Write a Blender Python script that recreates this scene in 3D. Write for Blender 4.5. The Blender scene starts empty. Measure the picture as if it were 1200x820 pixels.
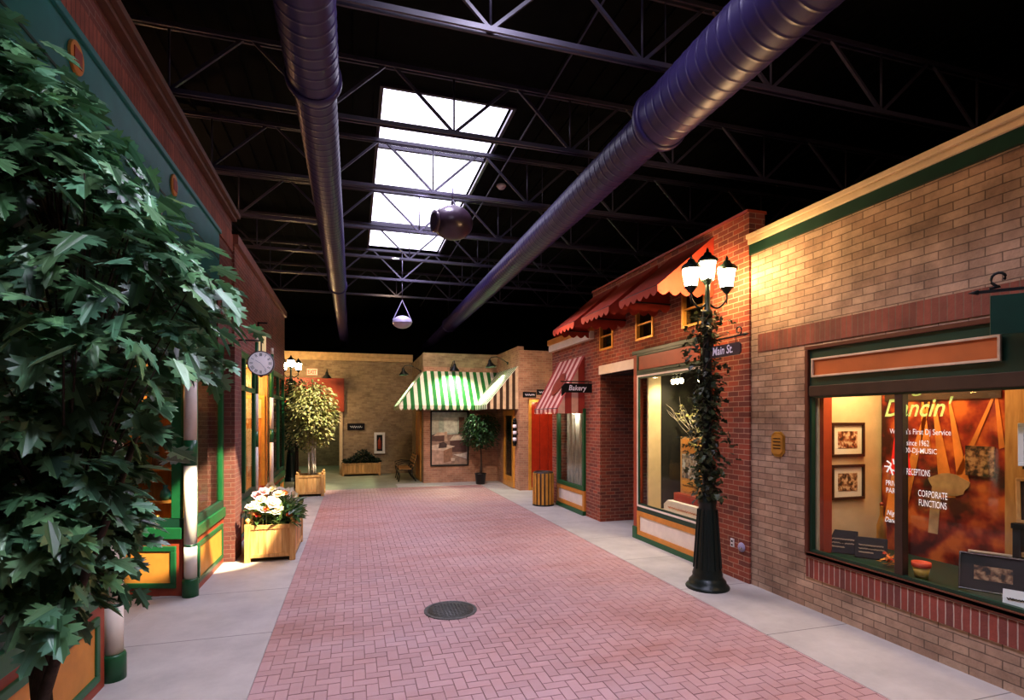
import bpy, math, random
from mathutils import Vector, Matrix
random.seed(7)
PI = math.pi
scn = bpy.context.scene
COL = scn.collection

# ------------------------------------------------------------------ materials
def _nt(name):
    m = bpy.data.materials.new(name); m.use_nodes = True
    nt = m.node_tree; nt.nodes.clear()
    return m, nt, nt.nodes, nt.links
def _c(c): return (c[0], c[1], c[2], 1.0)

def P(name, col, rough=0.6, metal=0.0, vary=0.18, scale=6.0, bump=0.0, bscale=40, coat=0.0, island=0.0, emit=None, es=0.0, aniso=(1,1,1), spec=0.5):
    """plain painted / natural surface with a little procedural variation"""
    m, nt, N, L = _nt(name)
    out = N.new('ShaderNodeOutputMaterial'); b = N.new('ShaderNodeBsdfPrincipled')
    L.new(b.outputs[0], out.inputs[0])
    b.inputs['Roughness'].default_value = rough; b.inputs['Metallic'].default_value = metal
    b.inputs['Coat Weight'].default_value = coat
    b.inputs['Specular IOR Level'].default_value = spec
    tc = N.new('ShaderNodeTexCoord'); mp = N.new('ShaderNodeMapping')
    mp.inputs['Scale'].default_value = aniso
    L.new(tc.outputs['Object'], mp.inputs[0])
    n = N.new('ShaderNodeTexNoise'); n.inputs['Scale'].default_value = scale; n.inputs['Detail'].default_value = 5
    L.new(mp.outputs[0], n.inputs['Vector'])
    r = N.new('ShaderNodeValToRGB')
    r.color_ramp.elements[0].position = 0.3; r.color_ramp.elements[1].position = 0.7
    r.color_ramp.elements[0].color = _c([max(0, k*(1-vary)) for k in col])
    r.color_ramp.elements[1].color = _c([min(1, k*(1+vary)) for k in col])
    L.new(n.outputs['Fac'], r.inputs[0])
    last = r.outputs[0]
    if island:
        g = N.new('ShaderNodeNewGeometry'); hv = N.new('ShaderNodeHueSaturation')
        mr = N.new('ShaderNodeMapRange'); mr.inputs['To Min'].default_value = 1-island; mr.inputs['To Max'].default_value = 1+island
        L.new(g.outputs['Random Per Island'], mr.inputs['Value']); L.new(mr.outputs[0], hv.inputs['Value'])
        mr2 = N.new('ShaderNodeMapRange'); mr2.inputs['To Min'].default_value = 0.5-island*.09; mr2.inputs['To Max'].default_value = 0.5+island*.05
        L.new(g.outputs['Random Per Island'], mr2.inputs['Value']); L.new(mr2.outputs[0], hv.inputs['Hue'])
        L.new(last, hv.inputs['Color']); last = hv.outputs[0]
    L.new(last, b.inputs['Base Color'])
    if bump:
        nb = N.new('ShaderNodeTexNoise'); nb.inputs['Scale'].default_value = bscale; nb.inputs['Detail'].default_value = 4
        L.new(mp.outputs[0], nb.inputs['Vector'])
        bp = N.new('ShaderNodeBump'); bp.inputs['Strength'].default_value = bump; bp.inputs['Distance'].default_value = 0.01
        L.new(nb.outputs['Fac'], bp.inputs['Height']); L.new(bp.outputs[0], b.inputs['Normal'])
    if emit:
        b.inputs['Emission Color'].default_value = _c(emit); b.inputs['Emission Strength'].default_value = es
    return m

def BRICK(name, c1, c2, mortar, w=0.203, h=0.0677, ms=0.011, rough=0.85, offset=0.5, vary=0.35, blotch=None, bump=0.6):
    m, nt, N, L = _nt(name)
    out = N.new('ShaderNodeOutputMaterial'); b = N.new('ShaderNodeBsdfPrincipled'); L.new(b.outputs[0], out.inputs[0])
    b.inputs['Roughness'].default_value = rough
    g = N.new('ShaderNodeNewGeometry'); sp = N.new('ShaderNodeSeparateXYZ'); L.new(g.outputs['Position'], sp.inputs[0])
    ad = N.new('ShaderNodeMath'); L.new(sp.outputs[0], ad.inputs[0]); L.new(sp.outputs[1], ad.inputs[1])
    cb = N.new('ShaderNodeCombineXYZ'); L.new(ad.outputs[0], cb.inputs[0]); L.new(sp.outputs[2], cb.inputs[1])
    # slight wobble so the joints are not ruler straight
    nz = N.new('ShaderNodeTexNoise'); nz.inputs['Scale'].default_value = 9; L.new(g.outputs['Position'], nz.inputs['Vector'])
    sb = N.new('ShaderNodeVectorMath'); sb.operation = 'MULTIPLY_ADD'
    sb.inputs[1].default_value = (0.008, 0.008, 0.0); L.new(nz.outputs['Color'], sb.inputs[0]); L.new(cb.outputs[0], sb.inputs[2])
    t = N.new('ShaderNodeTexBrick'); L.new(sb.outputs[0], t.inputs['Vector'])
    t.offset = offset; t.inputs['Scale'].default_value = 1.0
    t.inputs['Brick Width'].default_value = w; t.inputs['Row Height'].default_value = h
    t.inputs['Mortar Size'].default_value = ms * .5; t.inputs['Mortar Smooth'].default_value = 0.15; t.inputs['Bias'].default_value = -0.1
    t.inputs['Color1'].default_value = _c(c1); t.inputs['Color2'].default_value = _c(c2); t.inputs['Mortar'].default_value = _c(mortar)
    n2 = N.new('ShaderNodeTexNoise'); n2.inputs['Scale'].default_value = 2.2; n2.inputs['Detail'].default_value = 8; n2.inputs['Roughness'].default_value = .7
    L.new(g.outputs['Position'], n2.inputs['Vector'])
    mr = N.new('ShaderNodeMapRange'); mr.inputs['From Min'].default_value = .3; mr.inputs['From Max'].default_value = .7
    mr.inputs['To Min'].default_value = 1-vary; mr.inputs['To Max'].default_value = 1+vary
    L.new(n2.outputs['Fac'], mr.inputs['Value'])
    mx = N.new('ShaderNodeVectorMath'); mx.operation = 'SCALE'; L.new(t.outputs['Color'], mx.inputs[0]); L.new(mr.outputs[0], mx.inputs['Scale'])
    L.new(mx.outputs[0], b.inputs['Base Color'])
    n3 = N.new('ShaderNodeTexNoise'); n3.inputs['Scale'].default_value = 45; L.new(g.outputs['Position'], n3.inputs['Vector'])
    ma = N.new('ShaderNodeMath'); ma.operation = 'MULTIPLY_ADD'; ma.inputs[1].default_value = -1.0
    L.new(t.outputs['Fac'], ma.inputs[0]); 
    m3 = N.new('ShaderNodeMath'); m3.operation = 'MULTIPLY'; m3.inputs[1].default_value = .5; L.new(n3.outputs['Fac'], m3.inputs[0]); L.new(m3.outputs[0], ma.inputs[2])
    bp = N.new('ShaderNodeBump'); bp.inputs['Strength'].default_value = bump; bp.inputs['Distance'].default_value = 0.012
    L.new(ma.outputs[0], bp.inputs['Height']); L.new(bp.outputs[0], b.inputs['Normal'])
    return m

def GLASS(name, tint=(1,1,1), refl=1.0, rough=0.02):
    m, nt, N, L = _nt(name)
    out = N.new('ShaderNodeOutputMaterial'); mix = N.new('ShaderNodeMixShader'); t = N.new('ShaderNodeBsdfTransparent')
    gl = N.new('ShaderNodeBsdfGlossy'); gl.inputs['Roughness'].default_value = rough
    t.inputs[0].default_value = _c(tint)
    g = N.new('ShaderNodeNewGeometry'); dt = N.new('ShaderNodeVectorMath'); dt.operation = 'DOT_PRODUCT'
    L.new(g.outputs['Incoming'], dt.inputs[0]); L.new(g.outputs['Normal'], dt.inputs[1])
    def mth(op, a, b=None):
        m_ = N.new('ShaderNodeMath'); m_.operation = op
        for i, v in enumerate((a, b)):
            if v is None: continue
            if isinstance(v, (int, float)): m_.inputs[i].default_value = v
            else: L.new(v, m_.inputs[i])
        return m_.outputs[0]
    k = mth('POWER', mth('SUBTRACT', 1.0, mth('ABSOLUTE', dt.outputs['Value'])), 5.0)
    f = mth('MULTIPLY', mth('ADD', mth('MULTIPLY', k, .9), .035), refl)
    L.new(f, mix.inputs[0])
    L.new(t.outputs[0], mix.inputs[1]); L.new(gl.outputs[0], mix.inputs[2]); L.new(mix.outputs[0], out.inputs[0])
    return m

def EMIT(name, col, s):
    m, nt, N, L = _nt(name)
    out = N.new('ShaderNodeOutputMaterial'); e = N.new('ShaderNodeEmission')
    e.inputs[0].default_value = _c(col); e.inputs[1].default_value = s; L.new(e.outputs[0], out.inputs[0])
    return m

def LEAF(name, col, rough=0.4, island=.45, trans=.25):
    m, nt, N, L = _nt(name)
    out = N.new('ShaderNodeOutputMaterial'); b = N.new('ShaderNodeBsdfPrincipled')
    b.inputs['Roughness'].default_value = rough
    g = N.new('ShaderNodeNewGeometry'); hv = N.new('ShaderNodeHueSaturation'); hv.inputs['Color'].default_value = _c(col)
    mr = N.new('ShaderNodeMapRange'); mr.inputs['To Min'].default_value = 1-island; mr.inputs['To Max'].default_value = 1+island*1.3
    L.new(g.outputs['Random Per Island'], mr.inputs['Value']); L.new(mr.outputs[0], hv.inputs['Value'])
    mt = N.new('ShaderNodeMath'); mt.operation = 'MULTIPLY'; mt.inputs[1].default_value = 7.31; L.new(g.outputs['Random Per Island'], mt.inputs[0])
    fr = N.new('ShaderNodeMath'); fr.operation = 'FRACT'; L.new(mt.outputs[0], fr.inputs[0])
    m2 = N.new('ShaderNodeMapRange'); m2.inputs['To Min'].default_value = .455; m2.inputs['To Max'].default_value = .54
    L.new(fr.outputs[0], m2.inputs['Value']); L.new(m2.outputs[0], hv.inputs['Hue'])
    L.new(hv.outputs[0], b.inputs['Base Color'])
    tr = N.new('ShaderNodeBsdfTranslucent'); L.new(hv.outputs[0], tr.inputs[0])
    mx = N.new('ShaderNodeMixShader'); mx.inputs[0].default_value = trans
    L.new(b.outputs[0], mx.inputs[1]); L.new(tr.outputs[0], mx.inputs[2]); L.new(mx.outputs[0], out.inputs[0])
    return m

def WOOD(name, c1, c2, rough=.5, sc=(9, 9, 1.2)):
    m, nt, N, L = _nt(name)
    out = N.new('ShaderNodeOutputMaterial'); b = N.new('ShaderNodeBsdfPrincipled'); L.new(b.outputs[0], out.inputs[0])
    b.inputs['Roughness'].default_value = rough
    tc = N.new('ShaderNodeTexCoord'); mp = N.new('ShaderNodeMapping'); mp.inputs['Scale'].default_value = sc; L.new(tc.outputs['Object'], mp.inputs[0])
    n = N.new('ShaderNodeTexNoise'); n.inputs['Scale'].default_value = 2.4; n.inputs['Detail'].default_value = 6; n.inputs['Distortion'].default_value = .8
    L.new(mp.outputs[0], n.inputs['Vector'])
    r = N.new('ShaderNodeValToRGB'); r.color_ramp.elements[0].position = .35; r.color_ramp.elements[1].position = .65
    r.color_ramp.elements[0].color = _c(c1); r.color_ramp.elements[1].color = _c(c2)
    L.new(n.outputs['Fac'], r.inputs[0])
    g = N.new('ShaderNodeNewGeometry'); hv = N.new('ShaderNodeHueSaturation'); mr = N.new('ShaderNodeMapRange')
    mr.inputs['To Min'].default_value = .72; mr.inputs['To Max'].default_value = 1.25
    L.new(g.outputs['Random Per Island'], mr.inputs['Value']); L.new(mr.outputs[0], hv.inputs['Value']); L.new(r.outputs[0], hv.inputs['Color'])
    L.new(hv.outputs[0], b.inputs['Base Color'])
    return m

def CONCRETE(name, c1, c2, joint=1.5):
    m, nt, N, L = _nt(name)
    out = N.new('ShaderNodeOutputMaterial'); b = N.new('ShaderNodeBsdfPrincipled'); L.new(b.outputs[0], out.inputs[0])
    b.inputs['Roughness'].default_value = .7
    g = N.new('ShaderNodeNewGeometry')
    n = N.new('ShaderNodeTexNoise'); n.inputs['Scale'].default_value = 1.6; n.inputs['Detail'].default_value = 9; n.inputs['Roughness'].default_value = .65
    L.new(g.outputs['Position'], n.inputs['Vector'])
    r = N.new('ShaderNodeValToRGB'); r.color_ramp.elements[0].position = .3; r.color_ramp.elements[1].position = .72
    r.color_ramp.elements[0].color = _c(c1); r.color_ramp.elements[1].color = _c(c2); L.new(n.outputs['Fac'], r.inputs[0])
    sp = N.new('ShaderNodeSeparateXYZ'); L.new(g.outputs['Position'], sp.inputs[0])
    md = N.new('ShaderNodeMath'); md.operation = 'PINGPONG'; md.inputs[1].default_value = joint*.5; L.new(sp.outputs[1], md.inputs[0])
    lt = N.new('ShaderNodeMath'); lt.operation = 'LESS_THAN'; lt.inputs[1].default_value = .006; L.new(md.outputs[0], lt.inputs[0])
    mx = N.new('ShaderNodeMix'); mx.data_type = 'RGBA'; L.new(lt.outputs[0], mx.inputs[0])
    L.new(r.outputs[0], mx.inputs[6]); mx.inputs[7].default_value = _c([k*.5 for k in c1]); L.new(mx.outputs[2], b.inputs['Base Color'])
    n2 = N.new('ShaderNodeTexNoise'); n2.inputs['Scale'].default_value = 60; L.new(g.outputs['Position'], n2.inputs['Vector'])
    bp = N.new('ShaderNodeBump'); bp.inputs['Strength'].default_value = .15; bp.inputs['Distance'].default_value = .01
    L.new(n2.outputs['Fac'], bp.inputs['Height']); L.new(bp.outputs[0], b.inputs['Normal'])
    return m

def PAVER(name):
    m, nt, N, L = _nt(name)
    out = N.new('ShaderNodeOutputMaterial'); b = N.new('ShaderNodeBsdfPrincipled'); L.new(b.outputs[0], out.inputs[0])
    b.inputs['Roughness'].default_value = .62
    g = N.new('ShaderNodeNewGeometry')
    mp = N.new('ShaderNodeMapping'); mp.inputs['Scale'].default_value = (.45, 1.3, 1); L.new(g.outputs['Position'], mp.inputs[0])
    n = N.new('ShaderNodeTexNoise'); n.inputs['Scale'].default_value = 1.1; n.inputs['Detail'].default_value = 8; n.inputs['Roughness'].default_value = .6
    L.new(mp.outputs[0], n.inputs['Vector'])
    r = N.new('ShaderNodeValToRGB'); e = r.color_ramp.elements
    e[0].position = .28; e[0].color = (.42, .225, .195, 1); e[1].position = .74; e[1].color = (.52, .365, .37, 1)
    x = r.color_ramp.elements.new(.45); x.color = (.48, .30, .285, 1)
    L.new(n.outputs['Fac'], r.inputs[0])
    hv = N.new('ShaderNodeHueSaturation'); mr = N.new('ShaderNodeMapRange'); mr.inputs['To Min'].default_value = .93; mr.inputs['To Max'].default_value = 1.06
    L.new(g.outputs['Random Per Island'], mr.inputs['Value']); L.new(mr.outputs[0], hv.inputs['Value']); L.new(r.outputs[0], hv.inputs['Color'])
    L.new(hv.outputs[0], b.inputs['Base Color'])
    n2 = N.new('ShaderNodeTexNoise'); n2.inputs['Scale'].default_value = 70; L.new(g.outputs['Position'], n2.inputs['Vector'])
    bp = N.new('ShaderNodeBump'); bp.inputs['Strength'].default_value = .2; bp.inputs['Distance'].default_value = .006
    L.new(n2.outputs['Fac'], bp.inputs['Height']); L.new(bp.outputs[0], b.inputs['Normal'])
    return m

M = {}
M['paver'] = PAVER('paver')
M['joint'] = P('joint_sand', (.30, .18, .17), .9)
M['walk'] = CONCRETE('sidewalk_concrete', (.40, .385, .36), (.56, .54, .50))
M['walk2'] = CONCRETE('cross_street_concrete', (.25, .27, .19), (.36, .37, .27), 40)
M['red'] = BRICK('red_brick', (.33, .075, .038), (.15, .045, .032), (.42, .25, .16), w=.215, h=.0715, vary=.25)
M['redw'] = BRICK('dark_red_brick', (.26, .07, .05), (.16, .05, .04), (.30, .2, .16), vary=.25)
M['light'] = BRICK('tan_brick', (.46, .32, .215), (.33, .205, .135), (.17, .115, .078), ms=.010, w=.25, h=.079, vary=.42, bump=1.0)
M['far'] = BRICK('far_tan_brick', (.36, .27, .17), (.25, .175, .11), (.30, .24, .16), vary=.3)
M['farred'] = BRICK('far_rose_brick', (.44, .24, .16), (.32, .16, .11), (.44, .32, .22), vary=.3)
M['soldier'] = BRICK('soldier_brick', (.30, .07, .045), (.14, .05, .04), (.45, .36, .28), w=.0677, h=.6, offset=0, vary=.3)
M['soldierd'] = BRICK('dark_soldier_brick', (.27, .08, .05), (.17, .06, .04), (.2, .11, .07), w=.0677, h=.6, offset=0, vary=.3)
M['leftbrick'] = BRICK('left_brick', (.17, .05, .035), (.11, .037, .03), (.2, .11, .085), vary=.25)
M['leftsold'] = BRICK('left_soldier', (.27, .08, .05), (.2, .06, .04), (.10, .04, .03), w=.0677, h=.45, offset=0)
M['black'] = P('black_ceiling', (.006, .007, .0065), .9, spec=.2)
M['deck'] = P('black_deck', (.005, .006, .0055), .95, spec=.1)
M['steel'] = P('truss_paint', (.06, .052, .085), .4, .0, .1)
M['duct'] = P('spiral_duct', (.034, .023, .10), .42, .0, .1, 4, spec=.4)
M['green'] = P('green_paint', (.012, .105, .035), .35, vary=.12)
M['dgreen'] = P('dark_green_paint', (.008, .045, .025), .4, vary=.15)
M['teal'] = P('teal_board', (.018, .19, .19), .4, vary=.1)
M['redp'] = P('brick_red_paint', (.33, .055, .022), .45, vary=.12)
M['orange'] = P('ochre_panel', (.62, .26, .045), .5, vary=.1)
M['gold'] = P('gold_paint', (.70, .36, .07), .35, .3, .15)
M['cream'] = P('cream_paint', (.70, .55, .34), .5, vary=.08)
M['creamw'] = P('cream_white', (.80, .72, .62), .5, vary=.06)
M['brown'] = P('dark_brown', (.045, .022, .013), .5, vary=.2)
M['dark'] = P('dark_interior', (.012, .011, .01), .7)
M['darkr'] = P('dark_red_frame', (.10, .025, .012), .45)
M['iron'] = P('black_iron', (.014, .017, .016), .38, .3, .2)
M['lampgreen'] = P('lamp_green_black', (.008, .018, .015), .36, .2, .2, bump=.15, bscale=30)
M['white'] = P('white_enamel', (.82, .82, .80), .4, vary=.04)
M['chrome'] = P('chrome', (.6, .6, .6), .2, 1.0, .05)
M['pine'] = WOOD('pine', (.60, .31, .10), (.80, .50, .20))
M['pined'] = WOOD('pine_dark', (.45, .23, .075), (.62, .36, .13))
M['wood'] = WOOD('honey_wood', (.42, .17, .04), (.60, .28, .08), .35)
M['soil'] = P('soil', (.03, .02, .013), .95, bump=.5)
M['bark'] = P('bark', (.055, .035, .026), .85, vary=.4, scale=30, bump=.5)
M['barkw'] = P('pale_bark', (.78, .72, .60), .7, vary=.12, scale=20)
M['leaf'] = LEAF('lobed_leaf', (.10, .22, .11), .33, .6, .15)
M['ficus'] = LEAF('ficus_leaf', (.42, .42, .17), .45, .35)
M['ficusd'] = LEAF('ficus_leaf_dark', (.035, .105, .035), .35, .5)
M['ivy'] = LEAF('ivy_leaf', (.045, .06, .024), .4, .6)
M['plant'] = LEAF('planter_leaf', (.10, .19, .06), .35, .5)
M['shrub'] = LEAF('dark_shrub', (.016, .035, .016), .5, .5)
M['petal'] = LEAF('cream_petal', (.85, .72, .50), .5, .1, .3)
M['petalw'] = LEAF('white_petal', (.86, .83, .72), .5, .08, .3)
M['petalo'] = LEAF('orange_petal', (.75, .22, .05), .5, .25, .3)
M['petalp'] = LEAF('pink_petal', (.75, .42, .42), .5, .2, .3)
M['glass'] = GLASS('shop_glass', (.95, .97, .95), .6)
M['glassd'] = GLASS('tinted_glass', (.55, .58, .55), 1.6)
M['lampglass'] = EMIT('lit_lantern_glass', (1.0, .66, .32), 150)
M['bulb'] = EMIT('lit_bulb', (1.0, .78, .45), 30)
M['sky'] = EMIT('skylight_acrylic', (.84, .80, 1.0), 4.0)
M['exit'] = EMIT('exit_red', (1.0, .13, .05), 2.0)
M['awngreen'] = P('green_canvas', (.02, .17, .035), .8, vary=.1)
M['awncream'] = P('cream_canvas', (.82, .80, .66), .8, vary=.06)
M['awnred'] = P('red_canvas', (.36, .036, .013), .75, vary=.12)
M['awnstr'] = P('stripe_red_canvas', (.40, .05, .035), .75, vary=.1)
M['awnpink'] = P('stripe_pink_canvas', (.80, .50, .38), .75, vary=.1)
M['cast'] = P('cast_iron_cover', (.13, .135, .125), .5, .7, .4, 50, bump=.8, bscale=90)
M['speaker'] = P('speaker_shell', (.05, .03, .05), .28, .1, .1)
M['speakerl'] = P('pale_speaker_shell', (.42, .38, .55), .35, 0, .1)
M['signblk'] = P('sign_black', (.005, .005, .008), .55, spec=.2)
M['signpur'] = P('sign_purple_black', (.03, .018, .04), .4)
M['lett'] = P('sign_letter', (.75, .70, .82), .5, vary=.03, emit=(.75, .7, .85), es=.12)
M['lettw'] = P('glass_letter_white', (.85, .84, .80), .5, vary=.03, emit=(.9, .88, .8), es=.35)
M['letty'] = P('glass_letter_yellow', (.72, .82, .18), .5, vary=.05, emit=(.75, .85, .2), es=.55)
M['signtan'] = P('orange_sign_panel', (.46, .13, .032), .5, vary=.2, scale=2)
M['signtrim'] = P('sign_trim', (.60, .46, .32), .5)
M['brass'] = P('brass', (.75, .42, .08), .28, .8, .15)
M['matte'] = P('picture_mat', (.80, .74, .62), .7, vary=.03)
M['dframe'] = P('dark_picture_frame', (.04, .018, .012), .35)
M['pot'] = P('black_pot', (.02, .018, .018), .4)
M['terra'] = P('terracotta_pot', (.68, .42, .07), .55)
M['curtain'] = P('pale_curtain', (.58, .47, .28), .8, vary=.12, scale=3, aniso=(4, 4, .3))
M['pinkish'] = P('lace', (.56, .52, .46), .8, vary=.35, scale=5, aniso=(3, 3, .6))
M['grn2'] = P('glass_green_tint', (.14, .22, .17), .3, vary=.4, scale=3)

def PHOTO(name, c1, c2, c3, scale=14, emit=0.0):
    """mottled photographic print"""
    m, nt, N, L = _nt(name)
    out = N.new('ShaderNodeOutputMaterial'); b = N.new('ShaderNodeBsdfPrincipled'); L.new(b.outputs[0], out.inputs[0])
    b.inputs['Roughness'].default_value = .35
    tc = N.new('ShaderNodeTexCoord'); n = N.new('ShaderNodeTexNoise'); n.inputs['Scale'].default_value = scale; n.inputs['Detail'].default_value = 3
    L.new(tc.outputs['Object'], n.inputs['Vector'])
    r = N.new('ShaderNodeValToRGB'); e = r.color_ramp.elements
    e[0].position = .38; e[0].color = _c(c1); e[1].position = .62; e[1].color = _c(c3); x = e.new(.5); x.color = _c(c2)
    L.new(n.outputs['Fac'], r.inputs[0]); L.new(r.outputs[0], b.inputs['Base Color'])
    if emit:
        L.new(r.outputs[0], b.inputs['Emission Color']); b.inputs['Emission Strength'].default_value = emit
    return m
M['ph1'] = PHOTO('print_group', (.07, .03, .02), (.38, .13, .06), (.72, .55, .38), 22)
M['ph2'] = PHOTO('print_brown', (.05, .03, .02), (.30, .14, .06), (.70, .50, .30), 25)
M['ph3'] = PHOTO('print_sepia', (.03, .02, .015), (.2, .10, .05), (.45, .28, .15), 20)
M['concert'] = PHOTO('print_concert', (.05, .008, .006), (.28, .03, .012), (.60, .15, .03), 3.5, .03)
M['poster'] = PHOTO('print_poster', (.06, .07, .09), (.30, .22, .14), (.45, .50, .50), 12)
M['screen'] = PHOTO('print_seaside', (.10, .25, .55), (.45, .55, .65), (.75, .68, .45), 6, .25)

# ------------------------------------------------------------------ mesh builder
class MB:
    def __init__(s): s.v = []; s.f = []; s.m = []; s.sm = []; s.mats = []; s.cur = 0; s.smooth = False
    def mat(s, m):
        if m not in s.mats: s.mats.append(m)
        s.cur = s.mats.index(m); return s
    def face(s, idx):
        s.f.append(tuple(idx)); s.m.append(s.cur); s.sm.append(s.smooth)
    def poly(s, pts):
        b = len(s.v); s.v += [Vector(p) for p in pts]; s.face(range(b, b+len(pts)))
    def box(s, x0, x1, y0, y1, z0, z1, skip=''):
        if x0 > x1: x0, x1 = x1, x0
        if y0 > y1: y0, y1 = y1, y0
        if z0 > z1: z0, z1 = z1, z0
        b = len(s.v)
        s.v += [Vector(p) for p in ((x0,y0,z0),(x1,y0,z0),(x1,y1,z0),(x0,y1,z0),(x0,y0,z1),(x1,y0,z1),(x1,y1,z1),(x0,y1,z1))]
        for q in ((0,3,2,1),(4,5,6,7),(0,1,5,4),(1,2,6,5),(2,3,7,6),(3,0,4,7)): s.face([b+k for k in q])
        return s
    def obox(s, mtx, sx, sy, sz):
        b = len(s.v)
        for p in ((-1,-1,-1),(1,-1,-1),(1,1,-1),(-1,1,-1),(-1,-1,1),(1,-1,1),(1,1,1),(-1,1,1)):
            s.v.append(mtx @ Vector((p[0]*sx/2, p[1]*sy/2, p[2]*sz/2)))
        for q in ((0,3,2,1),(4,5,6,7),(0,1,5,4),(1,2,6,5),(2,3,7,6),(3,0,4,7)): s.face([b+k for k in q])
        return s
    def bar(s, p0, p1, w, h=None):
        """square-section bar from p0 to p1"""
        p0, p1 = Vector(p0), Vector(p1); h = h or w
        d = (p1-p0); ln = d.length
        if ln < 1e-6: return s
        q = d.to_track_quat('Z', 'Y').to_matrix().to_4x4(); q.translation = (p0+p1)/2
        return s.obox(q, w, h, ln)
    def cyl(s, p0, p1, r0, r1=None, n=12, cap=True):
        p0, p1 = Vector(p0), Vector(p1); r1 = r0 if r1 is None else r1
        q = (p1-p0).to_track_quat('Z', 'Y').to_matrix()
        b = len(s.v); sm = s.smooth
        for p, r in ((p0, r0), (p1, r1)):
            for k in range(n):
                a = 2*PI*k/n; s.v.append(p + q @ Vector((r*math.cos(a), r*math.sin(a), 0)))
        s.smooth = True
        for k in range(n): s.face((b+k, b+(k+1) % n, b+n+(k+1) % n, b+n+k))
        s.smooth = sm
        if cap: s.face([b+n-1-k for k in range(n)]); s.face([b+n+k for k in range(n)])
        return s
    def tube(s, pts, r, n=8):
        pts = [Vector(p) for p in pts]; R = r if isinstance(r, (list, tuple)) else [r]*len(pts)
        b = len(s.v)
        for i, p in enumerate(pts):
            d = (pts[min(i+1, len(pts)-1)] - pts[max(i-1, 0)])
            q = d.to_track_quat('Z', 'Y').to_matrix()
            for k in range(n):
                a = 2*PI*k/n; s.v.append(p + q @ Vector((R[i]*math.cos(a), R[i]*math.sin(a), 0)))
        sm = s.smooth; s.smooth = True
        for i in range(len(pts)-1):
            for k in range(n): s.face((b+i*n+k, b+i*n+(k+1) % n, b+(i+1)*n+(k+1) % n, b+(i+1)*n+k))
        s.smooth = sm
        s.face([b+n-1-k for k in range(n)]); e = b+(len(pts)-1)*n; s.face([e+k for k in range(n)])
        return s
    def lathe(s, prof, c=(0,0,0), n=24, axis=None, cap=True):
        """prof: (r, z) pairs, revolved about z through c (or about matrix axis)"""
        q = axis if axis is not None else Matrix.Identity(3); c = Vector(c)
        b = len(s.v); sm = s.smooth
        for r, z in prof:
            for k in range(n):
                a = 2*PI*k/n; s.v.append(c + q @ Vector((r*math.cos(a), r*math.sin(a), z)))
        s.smooth = True
        for i in range(len(prof)-1):
            for k in range(n): s.face((b+i*n+k, b+i*n+(k+1) % n, b+(i+1)*n+(k+1) % n, b+(i+1)*n+k))
        s.smooth = sm
        if cap:
            s.face([b+n-1-k for k in range(n)]); e = b+(len(prof)-1)*n; s.face([e+k for k in range(n)])
        return s
    def prism(s, poly, o, ux, uy, depth):
        """2-D polygon extruded along ux x uy by depth"""
        o, ux, uy = Vector(o), Vector(ux), Vector(uy); w = ux.cross(uy)
        b = len(s.v); n = len(poly)
        for d in (0, depth):
            for x, y in poly: s.v.append(o + ux*x + uy*y + w*d)
        s.face([b+n-1-k for k in range(n)]); s.face([b+n+k for k in range(n)])
        for k in range(n): s.face((b+k, b+(k+1) % n, b+n+(k+1) % n, b+n+k))
        return s
    def frame(s, o, ux, uy, x0, x1, y0, y1, w, depth):
        """rectangular frame on a plane, four bars"""
        for (a, b, c, d) in ((x0, x1, y0, y0+w), (x0, x1, y1-w, y1), (x0, x0+w, y0+w, y1-w), (x1-w, x1, y0+w, y1-w)):
            s.prism([(a, c), (b, c), (b, d), (a, d)], o, ux, uy, depth)
        return s
    def build(s, name, mat=None, parent=None, org=None, bevel=0.0):
        me = bpy.data.meshes.new(name)
        if parent is not None and org is None: org = parent.get('_org', (0, 0, 0))
        own = None
        if parent is None:
            xs = [p.x for p in s.v]; ys = [p.y for p in s.v]; zs = [p.z for p in s.v]
            own = Vector(((min(xs)+max(xs))/2, (min(ys)+max(ys))/2, min(zs)))
            org = own
        org = Vector(org)
        me.from_pydata([tuple(p-org) for p in s.v], [], s.f)
        mats = s.mats or [M[mat] if isinstance(mat, str) else mat]
        for m in mats: me.materials.append(M[m] if isinstance(m, str) else m)
        me.polygons.foreach_set('material_index', s.m); me.polygons.foreach_set('use_smooth', s.sm)
        me.update()
        o = bpy.data.objects.new(name, me); COL.objects.link(o)
        if own is not None: o.location = own
        if parent is not None: o.parent = parent
        if bevel:
            bv = o.modifiers.new('bevel', 'BEVEL'); bv.width = bevel; bv.segments = 2; bv.limit_method = 'ANGLE'; bv.angle_limit = math.radians(40)
        o['_org'] = tuple(org)
        return o

def tag(o, label=None, cat=None, group=None, kind=None):
    if label: o['label'] = label
    if cat: o['category'] = cat
    if group: o['group'] = group
    if kind: o['kind'] = kind
    return o
def thing(name, label, cat, org=(0, 0, 0), group=None):
    """Empty at the base; parts are given in world coordinates (or local ones when org is 0)"""
    o = bpy.data.objects.new(name, None); COL.objects.link(o); o.empty_display_size = .1
    o.location = org; o['_org'] = tuple(org)
    return tag(o, label, cat, group)
def S(o): o['kind'] = 'structure'; return o
def copy_tree(o, parent=None):
    c = o.copy(); COL.objects.link(c)
    if parent is not None: c.parent = parent
    for ch in list(o.children): copy_tree(ch, c)
    return c
def bx(name, mat, parent, *b, bevel=0.0):
    return MB().box(*b).build(name, mat, parent, bevel=bevel)

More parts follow.
